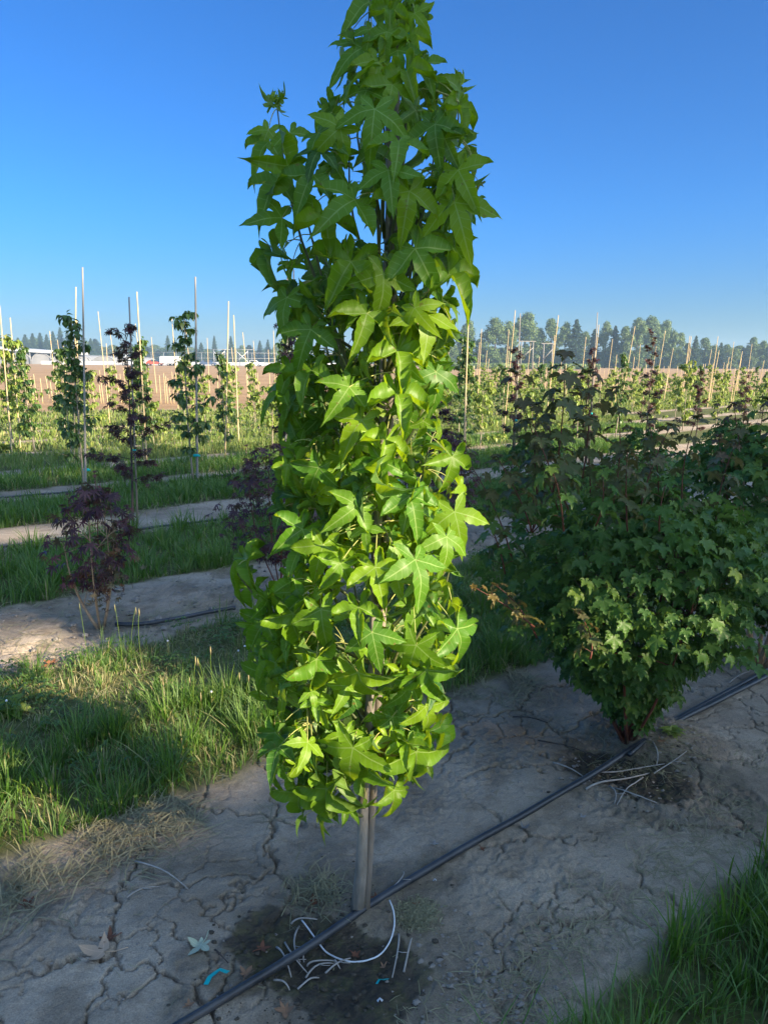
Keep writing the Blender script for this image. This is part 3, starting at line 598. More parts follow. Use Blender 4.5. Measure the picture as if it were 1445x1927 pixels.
# ------------------------------------------------------------------ purple upright trees of row three
def purple_tree(x, n_r, h, label, seed, stake, wid=.28, lo=.25, xt=None, pxbase=None, dn=1.):
    r = np.random.default_rng(seed)
    if pxbase: q = G(*pxbase)[:2]
    else: q = row_at(x, n_r)
    b = np.array([q[0], q[1], gz(*q)])
    root = empty('purple_maple_tree', b); tag(root, label, 'tree')
    lean = 0 if xt is None else (xt - P(b + [0, 0, h])[0]) / F * b[1]
    tp = curve((0, 0, -.02), (lean, 0, h), 0, 12, (.015, 0, 0)); mb = MB(); mb.tube(tp, np.linspace(.013, .003, 12), 8); c = MB(); nb = int(h * 15 * dn)
    for i in range(nb):
        t = lo + (1 - lo) * (i + .5) / nb; a = i * 2.4; w = wid * (1 - .75 * max(0, (t - .35) / .65)) * r.uniform(.4, 1.15) * (1 if t > lo + .05 else .8)
        s0 = tp[0] + (tp[-1] - tp[0]) * t; e = s0 + [math.cos(a) * w, math.sin(a) * w, r.uniform(-.02, .12)]
        mb.tube(curve(s0, e, .02, 5), np.linspace(.0035, .0012, 5), 4)
        k = int(9 + 34 * w / wid); tt = r.uniform(.25, 1.1, k)[:, None]; q = s0 + (e - s0) * tt + r.normal(0, .018, (k, 3))
        o2 = unit(e - s0) * .6 + r.normal(0, .5, (k, 3)); o2[:, 2] -= .35
        leaves(c, JT, q, o2, r.normal(0, .35, (k, 3)) + [0, 0, 1], r.uniform(.03, .055, k), np.clip(r.beta(1.1, 3, k), 0, 1), r=r)
    mb.build('trunk', DARKBARK, root); c.build('crown', PURPLE, root)
    if stake:
        s_ = empty('thin_stake', b + [.04, .03, 0]); mb = MB(); mb.tube([(0, 0, -.02), (lean * .5, 0, stake * .5), (lean, 0, stake)], [.009, .008, .007], 7); mb.build('pole', GREYPOLE, s_)
        mb = MB(); mb.tube([(lean * .3, -.012, stake * .33), (lean * .3, -.012, stake * .33 + .03)], .018, 8); mb.build('tape_tie', TEAL, s_)
        tag(s_, 'thin grey stake behind the ' + ' '.join(label.split()[:11]), 'stake')
purple_tree(250, 6.9, 1.84, 'tall sparse dark purple maple tree left of the sweetgum', 21, 2.1, .36, .22, 236, (250, 988))
purple_tree(546, 6.9, 2.2, 'dark purple maple tree hidden behind the left edge of the sweetgum', 22, 2.5, .3)
purple_tree(968, 6.9, 1.75, 'purple maple tree first right of the sweetgum', 23, 2.2, .24, dn=.6)
purple_tree(1112, 6.9, 1.8, 'purple maple tree above the middle of the big maple shrub', 24, 2.3, .22, dn=.6)
purple_tree(1222, 6.9, 2.05, 'purple maple tree with bare reddish leader above the right part of the maple shrub', 25, None, .22, dn=.6)
purple_tree(1318, 6.9, 1.35, 'small reddish purple maple near the right edge', 26, None, .2, dn=.6)
purple_tree(1405, 6.9, 1.3, 'faint purple maple at the far right edge', 27, None, .2, dn=.6)
purple_tree(825, 6.9, 1.5, 'purple maple tree half hidden by the right edge of the sweetgum', 28, None, .25)

# ------------------------------------------------------------------ young pear trees
def pear_variant(seed, h, matl, dense=1.0, wid=.2, lsize=.066, tpl=OT):
    r = np.random.default_rng(seed); root = empty('pear_tree', (0, 0, -100))
    tp = curve((0, 0, -.03), (r.normal(0, .03), r.normal(0, .03), h), 0, 10, r.normal(0, .015, 3)); mb = MB(); mb.tube(tp, np.linspace(.013, .003, 10), 7); c = MB(); nb = int(h * 11)
    for i in range(nb):
        t = .2 + .8 * (i + .3) / nb; a = i * 2.4 + r.uniform(-.5, .5); w = wid * (1.15 - .8 * t) * r.uniform(.3, 1.3)
        s0 = tp[0] + (tp[-1] - tp[0]) * t; e = s0 + [math.cos(a) * w, math.sin(a) * w, r.uniform(.05, .2) * (1 - t * .5)]
        mb.tube(curve(s0, e, -.01, 5), np.linspace(.004, .0015, 5), 4)
        for cl in range(r.integers(1, 4)):     # rosettes of hanging leaves
            cc = s0 + (e - s0) * r.uniform(.35, 1.05); k = int(15 * dense)
            dr = unit(r.normal(0, 1, (k, 3)) * [1, 1, .5]) ; q = cc + dr * r.uniform(.01, .05, k)[:, None]
            leaves(c, tpl, q, dr + [0, 0, -.55], dr * .6 + [0, 0, .8], lsize * r.uniform(.7, 1.25, k), np.clip(r.normal(.45, .28, k), 0, 1), r=r)
    mb.build('trunk', PALEBARK, root); c.build('crown', matl, root)
    return root
PV = [pear_variant(s_, h, PEAR, 1.25, w_) for s_, h, w_ in ((1, 2.0, .26), (2, 1.85, .3), (3, 1.7, .24))]
PY = [pear_variant(s_, h, PEARY, 1.0, w_, .085, OT3) for s_, h, w_ in ((11, 1.6, .4), (12, 1.45, .44), (13, 1.3, .42), (14, 1.7, .38), (15, 1.15, .4))]
used = set()
def place(proto, x, y, s=1., rz=0., label='', group=None, cat='tree'):
    if id(proto) in used: o = copy_tree(proto)
    else: o = proto; used.add(id(proto))
    o.location = (x, y, gz(x, y)); o.rotation_euler = (0, 0, rz); o.scale = (s, s, s)
    tag(o, label, cat, group); return o
near_pears = [(160, 925, PV[0], 1.0, 'dark green young pear tree tied to the tall grey pole at far left'), (365, 910, PV[1], 1.12, 'dark pear tree with a leaf tuft beside the tall grey pole left of sweetgum'),
    (140, 882, PV[1], .9, 'young pear tree between two pale bamboo canes at far left'), (425, 862, PV[2], .95, 'young pear tree midway between the tall grey pole and the sweetgum'), (68, 855, PV[2], 1.0, 'bushy pear tree nearest the left edge'),
    (272, 870, PV[0], .9, 'pear tree right behind the tall purple maple tree'), (545, 880, PV[0], .95, 'pear tree just left of the sweetgum'), (875, 868, PV[0], .95, 'pear tree just right of the sweetgum above the path'), (30, 850, PY[3], 1.1, 'pale leafy pear tree cut by the left edge')]
taken = []
for (x, y, v, s_, lab) in near_pears:
    q = G(x, y); place(v, q[0], q[1], s_, random.uniform(0, 6), lab); taken.append(q[:2])
r = np.random.default_rng(77); cnt = 0
for ri, nr in enumerate(ROWS[3:]):
    u0 = r.uniform(0, 1.4)
    for k in range(-10, 60):
        u = u0 + k * 1.42 + r.normal(0, .08); x, y = xy(nr + r.normal(0, .04), u); d = math.hypot(x, y)
        if y < 8 or d > field_end(x, y) - .6: continue
        az = x / y
        if abs(az) > .525: continue
        if cnt >= 288 or any(math.hypot(x - t[0], y - t[1]) < .9 for t in taken): continue
        if az < 0 and d < 12.5: continue
        if r.random() < .03: continue
        side = 'left' if az < 0 else 'right'
        far = d > 26
        v = PV[r.integers(3)] if r.random() < (.35 if d < 18 else .1) else PY[r.integers(5)]
        place(v, x, y, r.uniform(.75, 1.05) * (1 if d < 22 else .82), r.uniform(0, 6), 'small young pear tree in the %s nursery rows %s of the sweetgum' % ('most distant' if far else 'sunlit middle', side), 'young pear trees, %s rows, %s side' % ('distant' if far else 'middle', side)); cnt += 1
print('pears', cnt)

# ------------------------------------------------------------------ stakes
def stake_mesh(name, h, rad, matl):
    mb = MB(); zz = np.linspace(-.03, h, int(max(6, h * 7))); rr = np.linspace(rad, rad * .62, len(zz)); rr[2::2] *= 1.09
    b = np.sin(zz * 1.7) * .006
    mb.tube(np.stack([b, b * .3, zz], 1), rr, 8); return mb
stk_near = [(156, 503, 162, 928, 'G', 'tall grey pole at far left tied to a dark pear tree'), (368, 521, 372, 912, 'G', 'tall grey pole beside the pear tree with a leaf tuft, left of the sweetgum'),
    (143.5, 540, 140, 884, 'B', 'straight pale bamboo cane just left of the tall grey pole at far left'), (145, 602, 150, 884, 'B', 'leaning shorter bamboo cane crossing the straight one at far left'),
    (430.5, 567, 424, 864, 'B', 'tall pale bamboo cane with a dark shaded foot, midway left of the sweetgum'), (440, 593, 450, 838, 'B', 'bamboo cane leaning right beside the tall cane midway left of the sweetgum'),
    (258, 549, 277, 872, 'B', 'tall pale bamboo cane right of the tall purple maple tree'), (185, 586, 208, 800, 'B', 'bamboo cane standing between the far left grey pole and the purple maple tree'),
    (0, 574, 24, 862, 'B', 'bamboo cane leaning out of the left edge'), (20, 598, 40, 850, 'B', 'bamboo cane second from the left edge'), (541, 520, 538, 892, 'G', 'grey pole half hidden by the left edge of the sweetgum'), (882, 567, 872, 872, 'B', 'tall bamboo cane nearest the right side of the sweetgum')]
def stake(xt, yt, xb, yb, kind, label, group=None, rad=.0125):
    b = G(xb, yb)[:2]; b = np.array([b[0], b[1], gz(*b)]); t = D(xt, yt, b[1]); d = t - b; h = np.linalg.norm(d)
    rr = rad * random.uniform(.78, 1.0)
    mb = stake_mesh('s', h, rr, None); o = mb.build('bamboo_stake' if kind == 'B' else 'wooden_pole', BAMBOO if kind == 'B' else GREYPOLE)
    o.location = b; o.rotation_euler = Vector(d).to_track_quat('Z', 'Y').to_euler(); tag(o, label, 'stake', group); return o
for s_ in stk_near: stake(*s_, rad=.016 if s_[4] == 'G' else .015)
# green tape low on the two grey poles
for (x, y) in ((163, 884), (369, 857)):
    pt = D(x, y, G(x, 915)[1]); mb = MB(); mb.tube([(0, 0, -.014), (0, 0, .014)], .034, 10); mb.box((.03, -.03, 0), (.03, .004, .012)); tag(mb.build('tape_tie', TEAL, None, pt), 'teal plastic tape tied low on the %s' % ('far left grey pole' if x < 200 else 'grey pole left of the sweetgum'), 'tape')
stk = [(13,634),(43,647),(94,623),(108.5,639),(119.5,651),(200.5,646),(208,628),(255,609),(285,634),(324,600),(350,617),(390,636),(436,654),(457,625),(477,641),(420,663),(505,658),(515,622),(531,611),
 (845,641),(869,657),(902,644),(906,619),(916,660),(920,675),(944,692),(957,621),(958,652),(962,667),(969,584),(998,646),(1004,681),(1015,671),(1043,631),(1050,593),(1057,674),(1102,634),(1115,664),(1126,611),(1137,695),
 (1152,638),(1160,668),(1172,696),(1194,614),(1204.5,647),(1193,671),(1234,651),(1216,686),(1251,622),(1266,655),(1257,689),(1282,693),(1297,632),(1300,633),(1299,656),(1306,697),(1323,685),(1338,658),(1350,633),(1352,660),(1362,682),(1371,672),(1380,643),(1394,674),(1396,661),(1390,689),(1414,647),(1416,691),(1437,678),(1440,695),(64,704),(76,712),(86,708),(94,710),(300,706),(308,702),(385,702),(410,706),(232,690),(170,700),(185,706)]
r = np.random.default_rng(5)
def one_stake(xt, yt, left):
    yh = 680 + (xt - 722) * .007; pp = yh - yt
    d = 1.08 * F / pp if pp > 32 else r.uniform(26, 42)
    if left: d = min(d, 27 if pp < 32 else 40)
    else: d = min(d, 43)
    t = D(xt, yt, d); h = t[2]
    lean = math.radians(r.normal(-2.2 if left else 3.3, 1.6)) ; b = np.array([t[0] - math.tan(lean) * h, d + r.normal(0, .04), 0]); b[2] = gz(b[0], b[1]) - .02
    key = 'short' if h < 1.5 else 'tall'
    rr = .011 if d < 16 else (.0135 if d < 28 else .0165)
    v = t - b; L_ = float(np.linalg.norm(v)); mb = stake_mesh('s', L_, rr, None); o = mb.build('bamboo_stake', BAMBOO)
    o.location = b; o.rotation_euler = Vector(v).to_track_quat('Z', 'Y').to_euler()
    tag(o, '%s pale bamboo cane among the sunlit rows %s of the sweetgum' % ('short' if h < 1.5 else 'tall thin', 'left' if left else 'right'), 'stake', 'bamboo canes %s of the sweetgum, %s ones' % ('left' if left else 'right', key))
for (x, y) in stk: one_stake(x, y, x < 722)
for i in range(70):                       # low ones spread between
    x = r.uniform(850, 1445) if i < 50 else r.uniform(0, 560)
    one_stake(x, r.uniform(684, 712) if x > 722 else r.uniform(694, 716), x < 722)

# ------------------------------------------------------------------ grass
ICO = np.array([[0, 0, 1], [.9, 0, .4], [.28, .85, .4], [-.72, .52, .4], [-.72, -.52, .4], [.28, -.85, .4], [.72, .52, -.4], [-.28, .85, -.4], [-.9, 0, -.4], [-.28, -.85, -.4], [.72, -.52, -.4], [0, 0, -1]])
IF = np.array([0, 1, 2, 0, 2, 3, 0, 3, 4, 0, 4, 5, 0, 5, 1, 1, 6, 2, 2, 7, 3, 3, 8, 4, 4, 9, 5, 5, 10, 1, 2, 6, 7, 3, 7, 8, 4, 8, 9, 5, 9, 10, 1, 10, 6, 6, 11, 7, 7, 11, 8, 8, 11, 9, 9, 11, 10, 10, 11, 6])
ICO0, ICF0 = ICO, IF
def grass(nr, ur, dens, hmin, hmax, wid, label, seed, dry=.12, edge=True, segs=3, thr=.5, lim=None, m_=None, tuft=0):  # dry: share of straw-coloured blades, raised where it stands in for sunlight
    r = np.random.default_rng(seed); A = (nr[1] - nr[0]) * (ur[1] - ur[0]); k = int(A * dens)
    n_ = r.uniform(nr[0], nr[1], k); u_ = r.uniform(ur[0], ur[1], k)
    if tuft:
        kt = int(A * tuft); ti = r.integers(0, kt, k); tn, tu = r.uniform(nr[0], nr[1], kt), r.uniform(ur[0], ur[1], kt); ts = r.uniform(.4, 1.25, kt) ** 1.3
        fr = r.random(k) < .72; dn_, du_ = r.normal(0, .03, k), r.normal(0, .03, k)
        n_ = np.where(fr, tn[ti] + dn_, n_); u_ = np.where(fr, tu[ti] + du_, u_)
        ox, oy = xy(dn_, du_)
    x, y = xy(n_, u_)
    ok = (y > .9) & (np.abs(x) < y * .6 + .5) & (1 - soil_mask(x, y) > r.uniform(.3, 1, k))
    cl = fbm(x * 3.5, y * 3.5, 3, 200) + .5 * fbm(x * 12, y * 12, 2, 210)
    ok &= r.uniform(0, 1, k) < np.clip(.72 + cl * 1.8, .12, 1)
    if lim is not None: ok &= lim(x, y)
    x, y, cl = x[ok], y[ok], cl[ok]; k = len(x); z = hgt(x, y)
    h0 = r.uniform(hmin, hmax, k) * (.65 + np.clip(.5 + cl * 2.0, 0, 1) * .9); az = r.uniform(0, 2 * math.pi, k); h = h0
    if tuft: f_ = fr[ok]; h = np.where(f_, h0 * ts[ti[ok]], h0 * .6); az = np.where(f_, np.arctan2(oy[ok], ox[ok]) + r.normal(0, .5, k), az)
    ln = r.uniform(.05, .85, k) ** 1.1 * h
    if segs == 3: T = np.array([0, .4, .75, 1.]); Wt = np.array([.8, 1, .7, 0])
    else: T = np.array([0, .6, 1.]); Wt = np.array([.9, .9, 0])
    d = np.stack([np.cos(az), np.sin(az)], 1); fa = az + 1.57 + r.normal(0, .6, k); f = np.stack([np.cos(fa), np.sin(fa)], 1)
    w = wid * r.uniform(.6, 1.4, k)
    V = []; At = []; dr = r.uniform(0, 1, k); isd = dr < dry * (1 + 1.6 * (cl < -.05))
    rn = np.where(isd, r.uniform(.86, 1, k), np.clip(r.normal(.42, .17, k) + .3 * fbm(x * .9, y * .9, 2, 220), 0, .8)); h = np.where(isd, h * .75, h)
    for i, t in enumerate(T):
        c = np.stack([x + d[:, 0] * ln * t ** 1.8, y + d[:, 1] * ln * t ** 1.8, z - .004 + h * (t - .22 * t * t * (ln / h))], 1)
        off = np.concatenate([f, np.zeros((k, 1))], 1) * (w * Wt[i] / 2)[:, None]
        if Wt[i] > 0: V += [c - off, c + off]; At += [np.stack([rn * 0, rn * 0 + t, rn], 1)] * 2
        else: V += [c]; At += [np.stack([rn * 0, rn * 0 + t, rn], 1)]
    V = np.stack(V, 1); At = np.stack(At, 1); nv = V.shape[1]; q = []; tt = []
    for i in range(len(T) - 2): q += [2 * i, 2 * i + 1, 2 * i + 3, 2 * i + 2]; tt.append(4)
    q += [nv - 3, nv - 2, nv - 1]; tt.append(3)
    mb = MB(); mb.add(V, (np.array(q)[None] + (np.arange(k) * nv)[:, None]).ravel(), np.tile(tt, k), At)
    o = mb.build('grass', m_ or GRASS); tag(o, label, 'grass', kind='stuff'); print('grass', k); return o
grass((2.3, 3.0), (-.9, 4.2), 14000, .045, .165, .004, 'long green grass edge between the sweetgum row and the second row', 1, .1, tuft=90)
grass((3.0, 3.95), (-.9, 5.2), 9500, .04, .12, .004, 'sunlit short grass strip in front of the red-leaved shrub', 2, .3, tuft=70)  # extra straw-coloured blades put a sunlit yellow into this strip
grass((-.6, 1.0), (1.0, 3.4), 14000, .06, .19, .0042, 'dark green grass clump in the bottom right corner', 3, .04, tuft=90)
grass((4.9, 6.6), (0, 9), 4200, .08, .2, .006, 'lush shaded grass strip behind the red-leaved shrub', 4, .05, tuft=45)
grass((7.4, 8.9), (0, 13), 2300, .08, .17, .008, 'grass strip between the purple maple row and the pear rows', 5, .06)
grass((9.5, 10.9), (1, 17), 1500, .08, .16, .009, 'grass strip in front of the second pear row', 6, .08)
grass((11.35, 13.0), (2, 19), 900, .08, .15, .011, 'grass strip behind the second pear row', 7, .15, segs=2, m_=FARGRASS)
grass((13.4, 46), (-25, 46), 330, .05, .15, .024, 'sunlit grass between the distant nursery rows', 8, .25, segs=2, lim=lambda x, y: np.hypot(x, y) < field_end(x, y), m_=FARGRASS)
# seed stalks and straw litter
def straw(npts, fn, label, seed, ln=(.03, .12), rad=.0009, up=.35, matl=STRAW, name='dry_grass'):
    r = np.random.default_rng(seed); mb = MB(); V = []; k = npts; x, y = fn(r, k); k = len(x); z = hgt(x, y)
    az = r.uniform(0, 6.28, k); L_ = r.uniform(*ln, k); e = r.uniform(0, up, k); w = rad * r.uniform(.7, 1.5, k)
    d = np.stack([np.cos(az) * np.cos(e), np.sin(az) * np.cos(e), np.sin(e)], 1); f = np.stack([-np.sin(az), np.cos(az), 0 * az], 1)
    b = np.stack([x, y, z + .003], 1); rn = r.uniform(0, 1, k); bend = r.normal(0, .25, k)
    for t, ww in ((0, 1), (.5, 1), (1, .4)):
        c = b + d * (L_ * t)[:, None] + f * (bend * L_ * t * t)[:, None] - np.array([0, 0, 1]) * (L_ * t * t * e * .5)[:, None]
        V += [c - f * (w * ww)[:, None], c + f * (w * ww)[:, None] + [0, 0, .0006]]
    V = np.stack(V, 1); At = np.zeros((k, 6, 3)); At[:, :, 2] = rn[:, None]
    mb.add(V, (np.array([0, 1, 3, 2, 2, 3, 5, 4])[None] + (np.arange(k) * 6)[:, None]).ravel(), np.tile([4, 4], k), At)
    tag(mb.build(name, matl), label, 'dry grass', kind='stuff')
def edge_fn(n0, sd, u0, u1):
    def f(r, k):
        n_ = r.normal(n0, sd, k); u_ = r.uniform(u0, u1, k); x, y = xy(n_, u_); c = fbm(x * 4, y * 4, 3, 300) > -.06; return x[c], y[c]
    return f
straw(9500, edge_fn(2.22, .09, -1., 2.8), 'pale dry grass matted along the edge of the near green strip', 1, (.03, .12), .0011, .8)
straw(2500, edge_fn(1.02, .08, 1., 3.4), 'thin dry grass at the edge of the bottom right green clump', 2, (.02, .07), .0008, .6)
straw(5000, edge_fn(4.15, .3, -.2, 5.), 'straw and dead grass on the soil round the red-leaved shrub', 3, (.03, .14), .0014, .5)
straw(2500, edge_fn(4.95, .1, 0, 8.), 'dry grass along the far edge of the second soil strip', 4, (.03, .12), .0015, .8)
for q_, (ne, kk) in enumerate(((6.5, 2200), (7.45, 1800), (8.85, 1600), (9.55, 1400))):
    straw(kk, edge_fn(ne, .12, 0, 11.), 'dry grass fringe along the soil strip ' + ('near the purple maples', 'behind the purple maples', 'in front of the first pear row', 'behind the first pear row')[q_], 20 + q_, (.05, .16), .0028, .8)
straw(2600, lambda r, k: xy(r.uniform(2.5, 3.9, k), r.uniform(-.8, 4.5, k)), 'dead thatch between the green blades of the near strip', 26, (.04, .13), .001, .9)
def scat(r, k): x = r.uniform(-1.4, 2.4, k); y = r.uniform(1.3, 3.8, k); c = soil_mask(x, y) > .5; return x[c], y[c]
straw(380, scat, 'loose straw bits scattered on the cracked soil', 5, (.01, .06), .0007, .1)
def around(cx, cy, s): return lambda r, k: (r.normal(cx, s, k), r.normal(cy, s, k))
straw(320, around(T0[0] - .12, T0[1] + .07, .045), 'pale dead grass tuft left of the sweetgum trunk foot', 6, (.03, .1), .0009, .9)
straw(2600, around(G(785, 1716)[0], G(785, 1716)[1], .026), 'small tan mossy tuft right of the sweetgum foot', 7, (.006, .02), .0011, 1.4)
straw(500, around(M0[0] + .03, M0[1] - .06, .1), 'straw litter at the foot of the big maple shrub', 8, (.03, .12), .001, .3)
# seed heads
mb = MB(); r = np.random.default_rng(6)
for x, y in [(455, 1080), (405, 985), (425, 980), (440, 985), (470, 1010), (395, 1000), (415, 1000), (170, 1235), (232, 1240), (250, 1235), (275, 1230), (370, 1390), (345, 1370), (365, 1360), (410, 1290), (385, 1300), (430, 1300), (455, 1320), (50, 1330), (280, 1020), (300, 1010), (320, 1020)]:
    b = G(x, y + r.uniform(20, 60)); h = r.uniform(.22, .38); e = b + [r.normal(0, .05), r.normal(0, .03), h]
    mb.tube(curve(b, e, 0, 6, (r.normal(0, .01), 0, 0)), .0011, 4, attr=(0, 0, .7)); mb.tube([e - [0, 0, .04], e - [0, 0, .02], e], [.001, .003, .001], 5, attr=(0, 0, .95))
tag(mb.build('seed_stalks', GRASS), 'thin grass stalks with seed heads above the left grass strips', 'grass', kind='stuff')
# clover and broad-leaved weeds among the blades
mb = MB(); r = np.random.default_rng(61); cc_ = 60; cn, cu = r.uniform(2.5, 3.9, cc_), r.uniform(-.6, 4.5, cc_)
for a_, b_ in zip(cn, cu):
    k = int(r.integers(14, 50)); x, y = xy(a_ + r.normal(0, .06, k), b_ + r.normal(0, .06, k)); z = hgt(x, y) + r.uniform(.025, .085, k); q = np.stack([x, y, z], 1)
    for t_ in (0, 2.09, 4.19):
        az = r.uniform(-.3, .3, k) + t_; d_ = np.stack([np.cos(az), np.sin(az), r.uniform(-.2, .25, k)], 1); leaves(mb, OT3, q, d_, np.tile([0, 0, 1.], (k, 1)) + r.normal(0, .2, (k, 3)), r.uniform(.012, .022, k), r.uniform(.1, .8, k), r=r)
tag(mb.build('clover', PEAR), 'patches of low clover leaves mixed into the near grass strip', 'clover', kind='stuff')
mb = MB()
for x_, y_ in ((400, 1332), (462, 1236), (450, 1245), (18, 1352), (318, 1226), (942, 1078), (1010, 1085), (860, 1148), (925, 1150)):
    b = G(x_, y_ + 18); b[2] = gz(b[0], b[1]); mb.tube([b, b + [0, 0, .11]], .001, 4); v = ICO0 * .006 + b + [0, 0, .115]; mb.add(v, ICF0, [3] * 20, None, 1)
tag(mb.build('clover_flowers', [PETI, WHITE], smooth=False), 'tiny white clover flower heads dotted over the near grass', 'flowers', kind='stuff')
# broad-leaved weeds: few small plants
def weed(x, y, s, lab, k=14):
    b = G(x, y); r = np.random.default_rng(int(x)); mb = MB(); a = np.arange(k) * 2.4; dr = np.stack([np.cos(a), np.sin(a), r.uniform(.2, 1, k)], 1)
    leaves(mb, OT, dr * .005, dr, np.stack([-np.cos(a) * .3, -np.sin(a) * .3, 1 + 0 * a], 1), s * r.uniform(.6, 1.2, k), r.uniform(.3, .9, k), r=r)
    tag(mb.build('weed', PEARY, None, (b[0], b[1], gz(b[0], b[1]))), lab, 'weed')
weed(340, 1345, .07, 'bright broad-leaved weed in the sunlit grass left of the sweetgum'); weed(1262, 1400, .04, 'small green weed sprouting at the right foot of the maple shrub', 24)
weed(8, 1345, .12, 'broad-leaved weed cut by the left edge above the grass'); weed(2, 820 + 30, .3, 'green weed at the left edge in the pear rows')

# ------------------------------------------------------------------ hoses, tube, twigs, litter
def ground_line(pts, rad, dz=0., k=60):
    pts = np.array([G(*q)[:2] for q in pts]); s_ = np.concatenate([[0], np.cumsum(np.linalg.norm(np.diff(pts, axis=0), axis=1))]); t = np.linspace(0, s_[-1], k)
    x = np.interp(t, s_, pts[:, 0]); y = np.interp(t, s_, pts[:, 1]); ker = np.ones(7) / 7
    sm_ = lambda a: np.convolve(np.pad(a, 3, 'edge'), ker, 'valid')
    x, y = sm_(x), sm_(y); z = hgt(x, y)
    for _ in range(14): z = sm_(z)
    z = z + rad + dz; return np.stack([x, y, z], 1)
pa = ground_line([(200, 2010), (340, 1927), (480, 1842), (672, 1722), (800, 1643), (1000, 1525), (1170, 1430), (1320, 1340), (1445, 1275), (1640, 1160)], .0115, .002, 120)
tt_ = np.arange(len(pa)); pa[:, 0] += .004 * np.sin(tt_ * .21) + .002 * np.sin(tt_ * .57); pa[:, 1] -= .004 * np.sin(tt_ * .21 + .3)
ex = np.linspace(0, 9, 30)[1:, None] * np.append(U2, 0); pa = np.concatenate([pa, pa[-1] + ex]); pa = np.concatenate([pa[0] - np.linspace(1.5, .1, 6)[:, None] * np.append(U2, 0), pa])
mb = MB(); mb.tube(pa, .0115, 14); tag(mb.build('irrigation_hose', HOSE), 'black irrigation hose running diagonally past the sweetgum and maple shrub', 'hose')
pb = ground_line([(1172, 1440), (1240, 1380), (1330, 1328), (1445, 1262), (1640, 1150)], .007, .006, 50); mb = MB(); mb.tube(pb, .010, 10); tag(mb.build('irrigation_hose', HOSE), 'second thinner hose beside the first, from the maple shrub to the right edge', 'hose')
for nr, lab, x0, x1 in ((6.55, 'black drip hose on the near edge of the purple maple row', 0, 5), (9.0, 'drip hose in the pear row beyond', 0, 12)):
    u_ = np.linspace(x0, x0 + 12, 80); x, y = xy(nr + .04 * np.sin(u_ * 1.3), u_); mb = MB(); mb.tube(np.stack([x, y, hgt(x, y) + .022], 1), .012, 7); tag(mb.build('irrigation_hose', HOSE), lab, 'hose')
pc = ground_line([(212, 1180), (260, 1183), (330, 1172), (400, 1158), (450, 1150)], .012, .01, 30); mb = MB(); mb.tube(pc, .013, 8); tag(mb.build('irrigation_hose', HOSE), 'short black hose lying beside the red-leaved shrub', 'hose')
def arc(pts, dz):
    q = np.array([G(*a) for a in pts]); t = np.linspace(0, len(q) - 1, 40); sp_ = np.stack([np.interp(t, np.arange(len(q)), q[:, i]) for i in range(2)], 1)
    for _ in range(3): sp_[1:-1] = (sp_[:-2] + sp_[1:-1] * 2 + sp_[2:]) / 4
    z = hgt(sp_[:, 0], sp_[:, 1]) + np.interp(np.linspace(0, 1, 40), np.linspace(0, 1, len(dz)), dz); return np.concatenate([sp_, z[:, None]], 1)
mb = MB(); mb.tube(arc([(568, 1729), (590, 1752), (612, 1772), (635, 1787), (665, 1796), (695, 1796), (720, 1785), (737, 1765), (743, 1742), (741, 1722), (733, 1708)], [.02, .006, .006, .01, .02, .03]), .0022, 8)
tag(mb.build('white_tube', WHITE), 'thin white curved plastic tube under the hose at the sweetgum foot', 'tube')
TWG = [((563, 1732), (565, 1790), 'upright pale twig left of the white tube'), ((590, 1760), (572, 1790), 'short pale twig against the hose'), ((578, 1797), (632, 1791), 'pale twig pointing right from the hose'), ((575, 1820), (628, 1795), 'peeled pale twig below the white tube'),
    ((545, 1780), (510, 1818), 'bent twig left of the hose near the sweetgum foot'), ((515, 1832), (545, 1850), 'curved twig below the hose left of the sweetgum foot'), ((750, 1752), (738, 1830), 'straight pale twig pointing down right of the white tube'), ((630, 1793), (640, 1806), 'tiny forked twig at the white tube'),
    ((520, 1770), (548, 1822), 'pale root strand curling left of the hose at the sweetgum foot'), ((536, 1760), (580, 1812), 'thin pale root strand crossing under the hose'), ((560, 1845), (600, 1822), 'short pale strand just below the hose near the white tube'), ((548, 1728), (600, 1724), 'pale straw strand above the upper end of the white tube'), ((612, 1812), (660, 1788), 'white peeled strand under the middle of the white tube'),
    ((1012, 1392), (1180, 1428), 'long dark twig left of the maple shrub foot'), ((1102, 1487), (1225, 1450), 'thick pale stick in front of the maple shrub'), ((1228, 1452), (1290, 1427), 'pale stick right of the maple shrub foot'), ((1210, 1455), (1160, 1518), 'stick pointing down from the maple shrub foot'),
    ((1040, 1435), (1110, 1468), 'thin twig left of the hose at the maple shrub'), ((1145, 1475), (1155, 1515), 'short upright twig in front of the maple shrub'), ((1155, 1478), (1235, 1515), 'grey twig lying right in front of the maple shrub'), ((1225, 1410), (1235, 1440), 'curved white twig under the maple shrub'), ((1120, 1440), (1250, 1440), 'straight twig across the maple shrub foot'), ((965, 1350), (1030, 1362), 'thin dark twig on the soil between the sweetgum and the maple shrub'),
    ((255, 1625), (355, 1678), 'thin straw-coloured stem lying on the left soil'), ((240, 1692), (300, 1672), 'short pale straw on the left soil'), ((405, 1790), (430, 1812), 'short dark twig by the pale green fallen leaf'), ((1370, 1285), (1410, 1262), 'pale twig at the foot of the right edge shrub'), ((720, 1690), (760, 1640), 'thin grey stem standing over the hose'), ((760, 1820), (775, 1760), 'faint twig right of the teal scrap')]
r = np.random.default_rng(8)
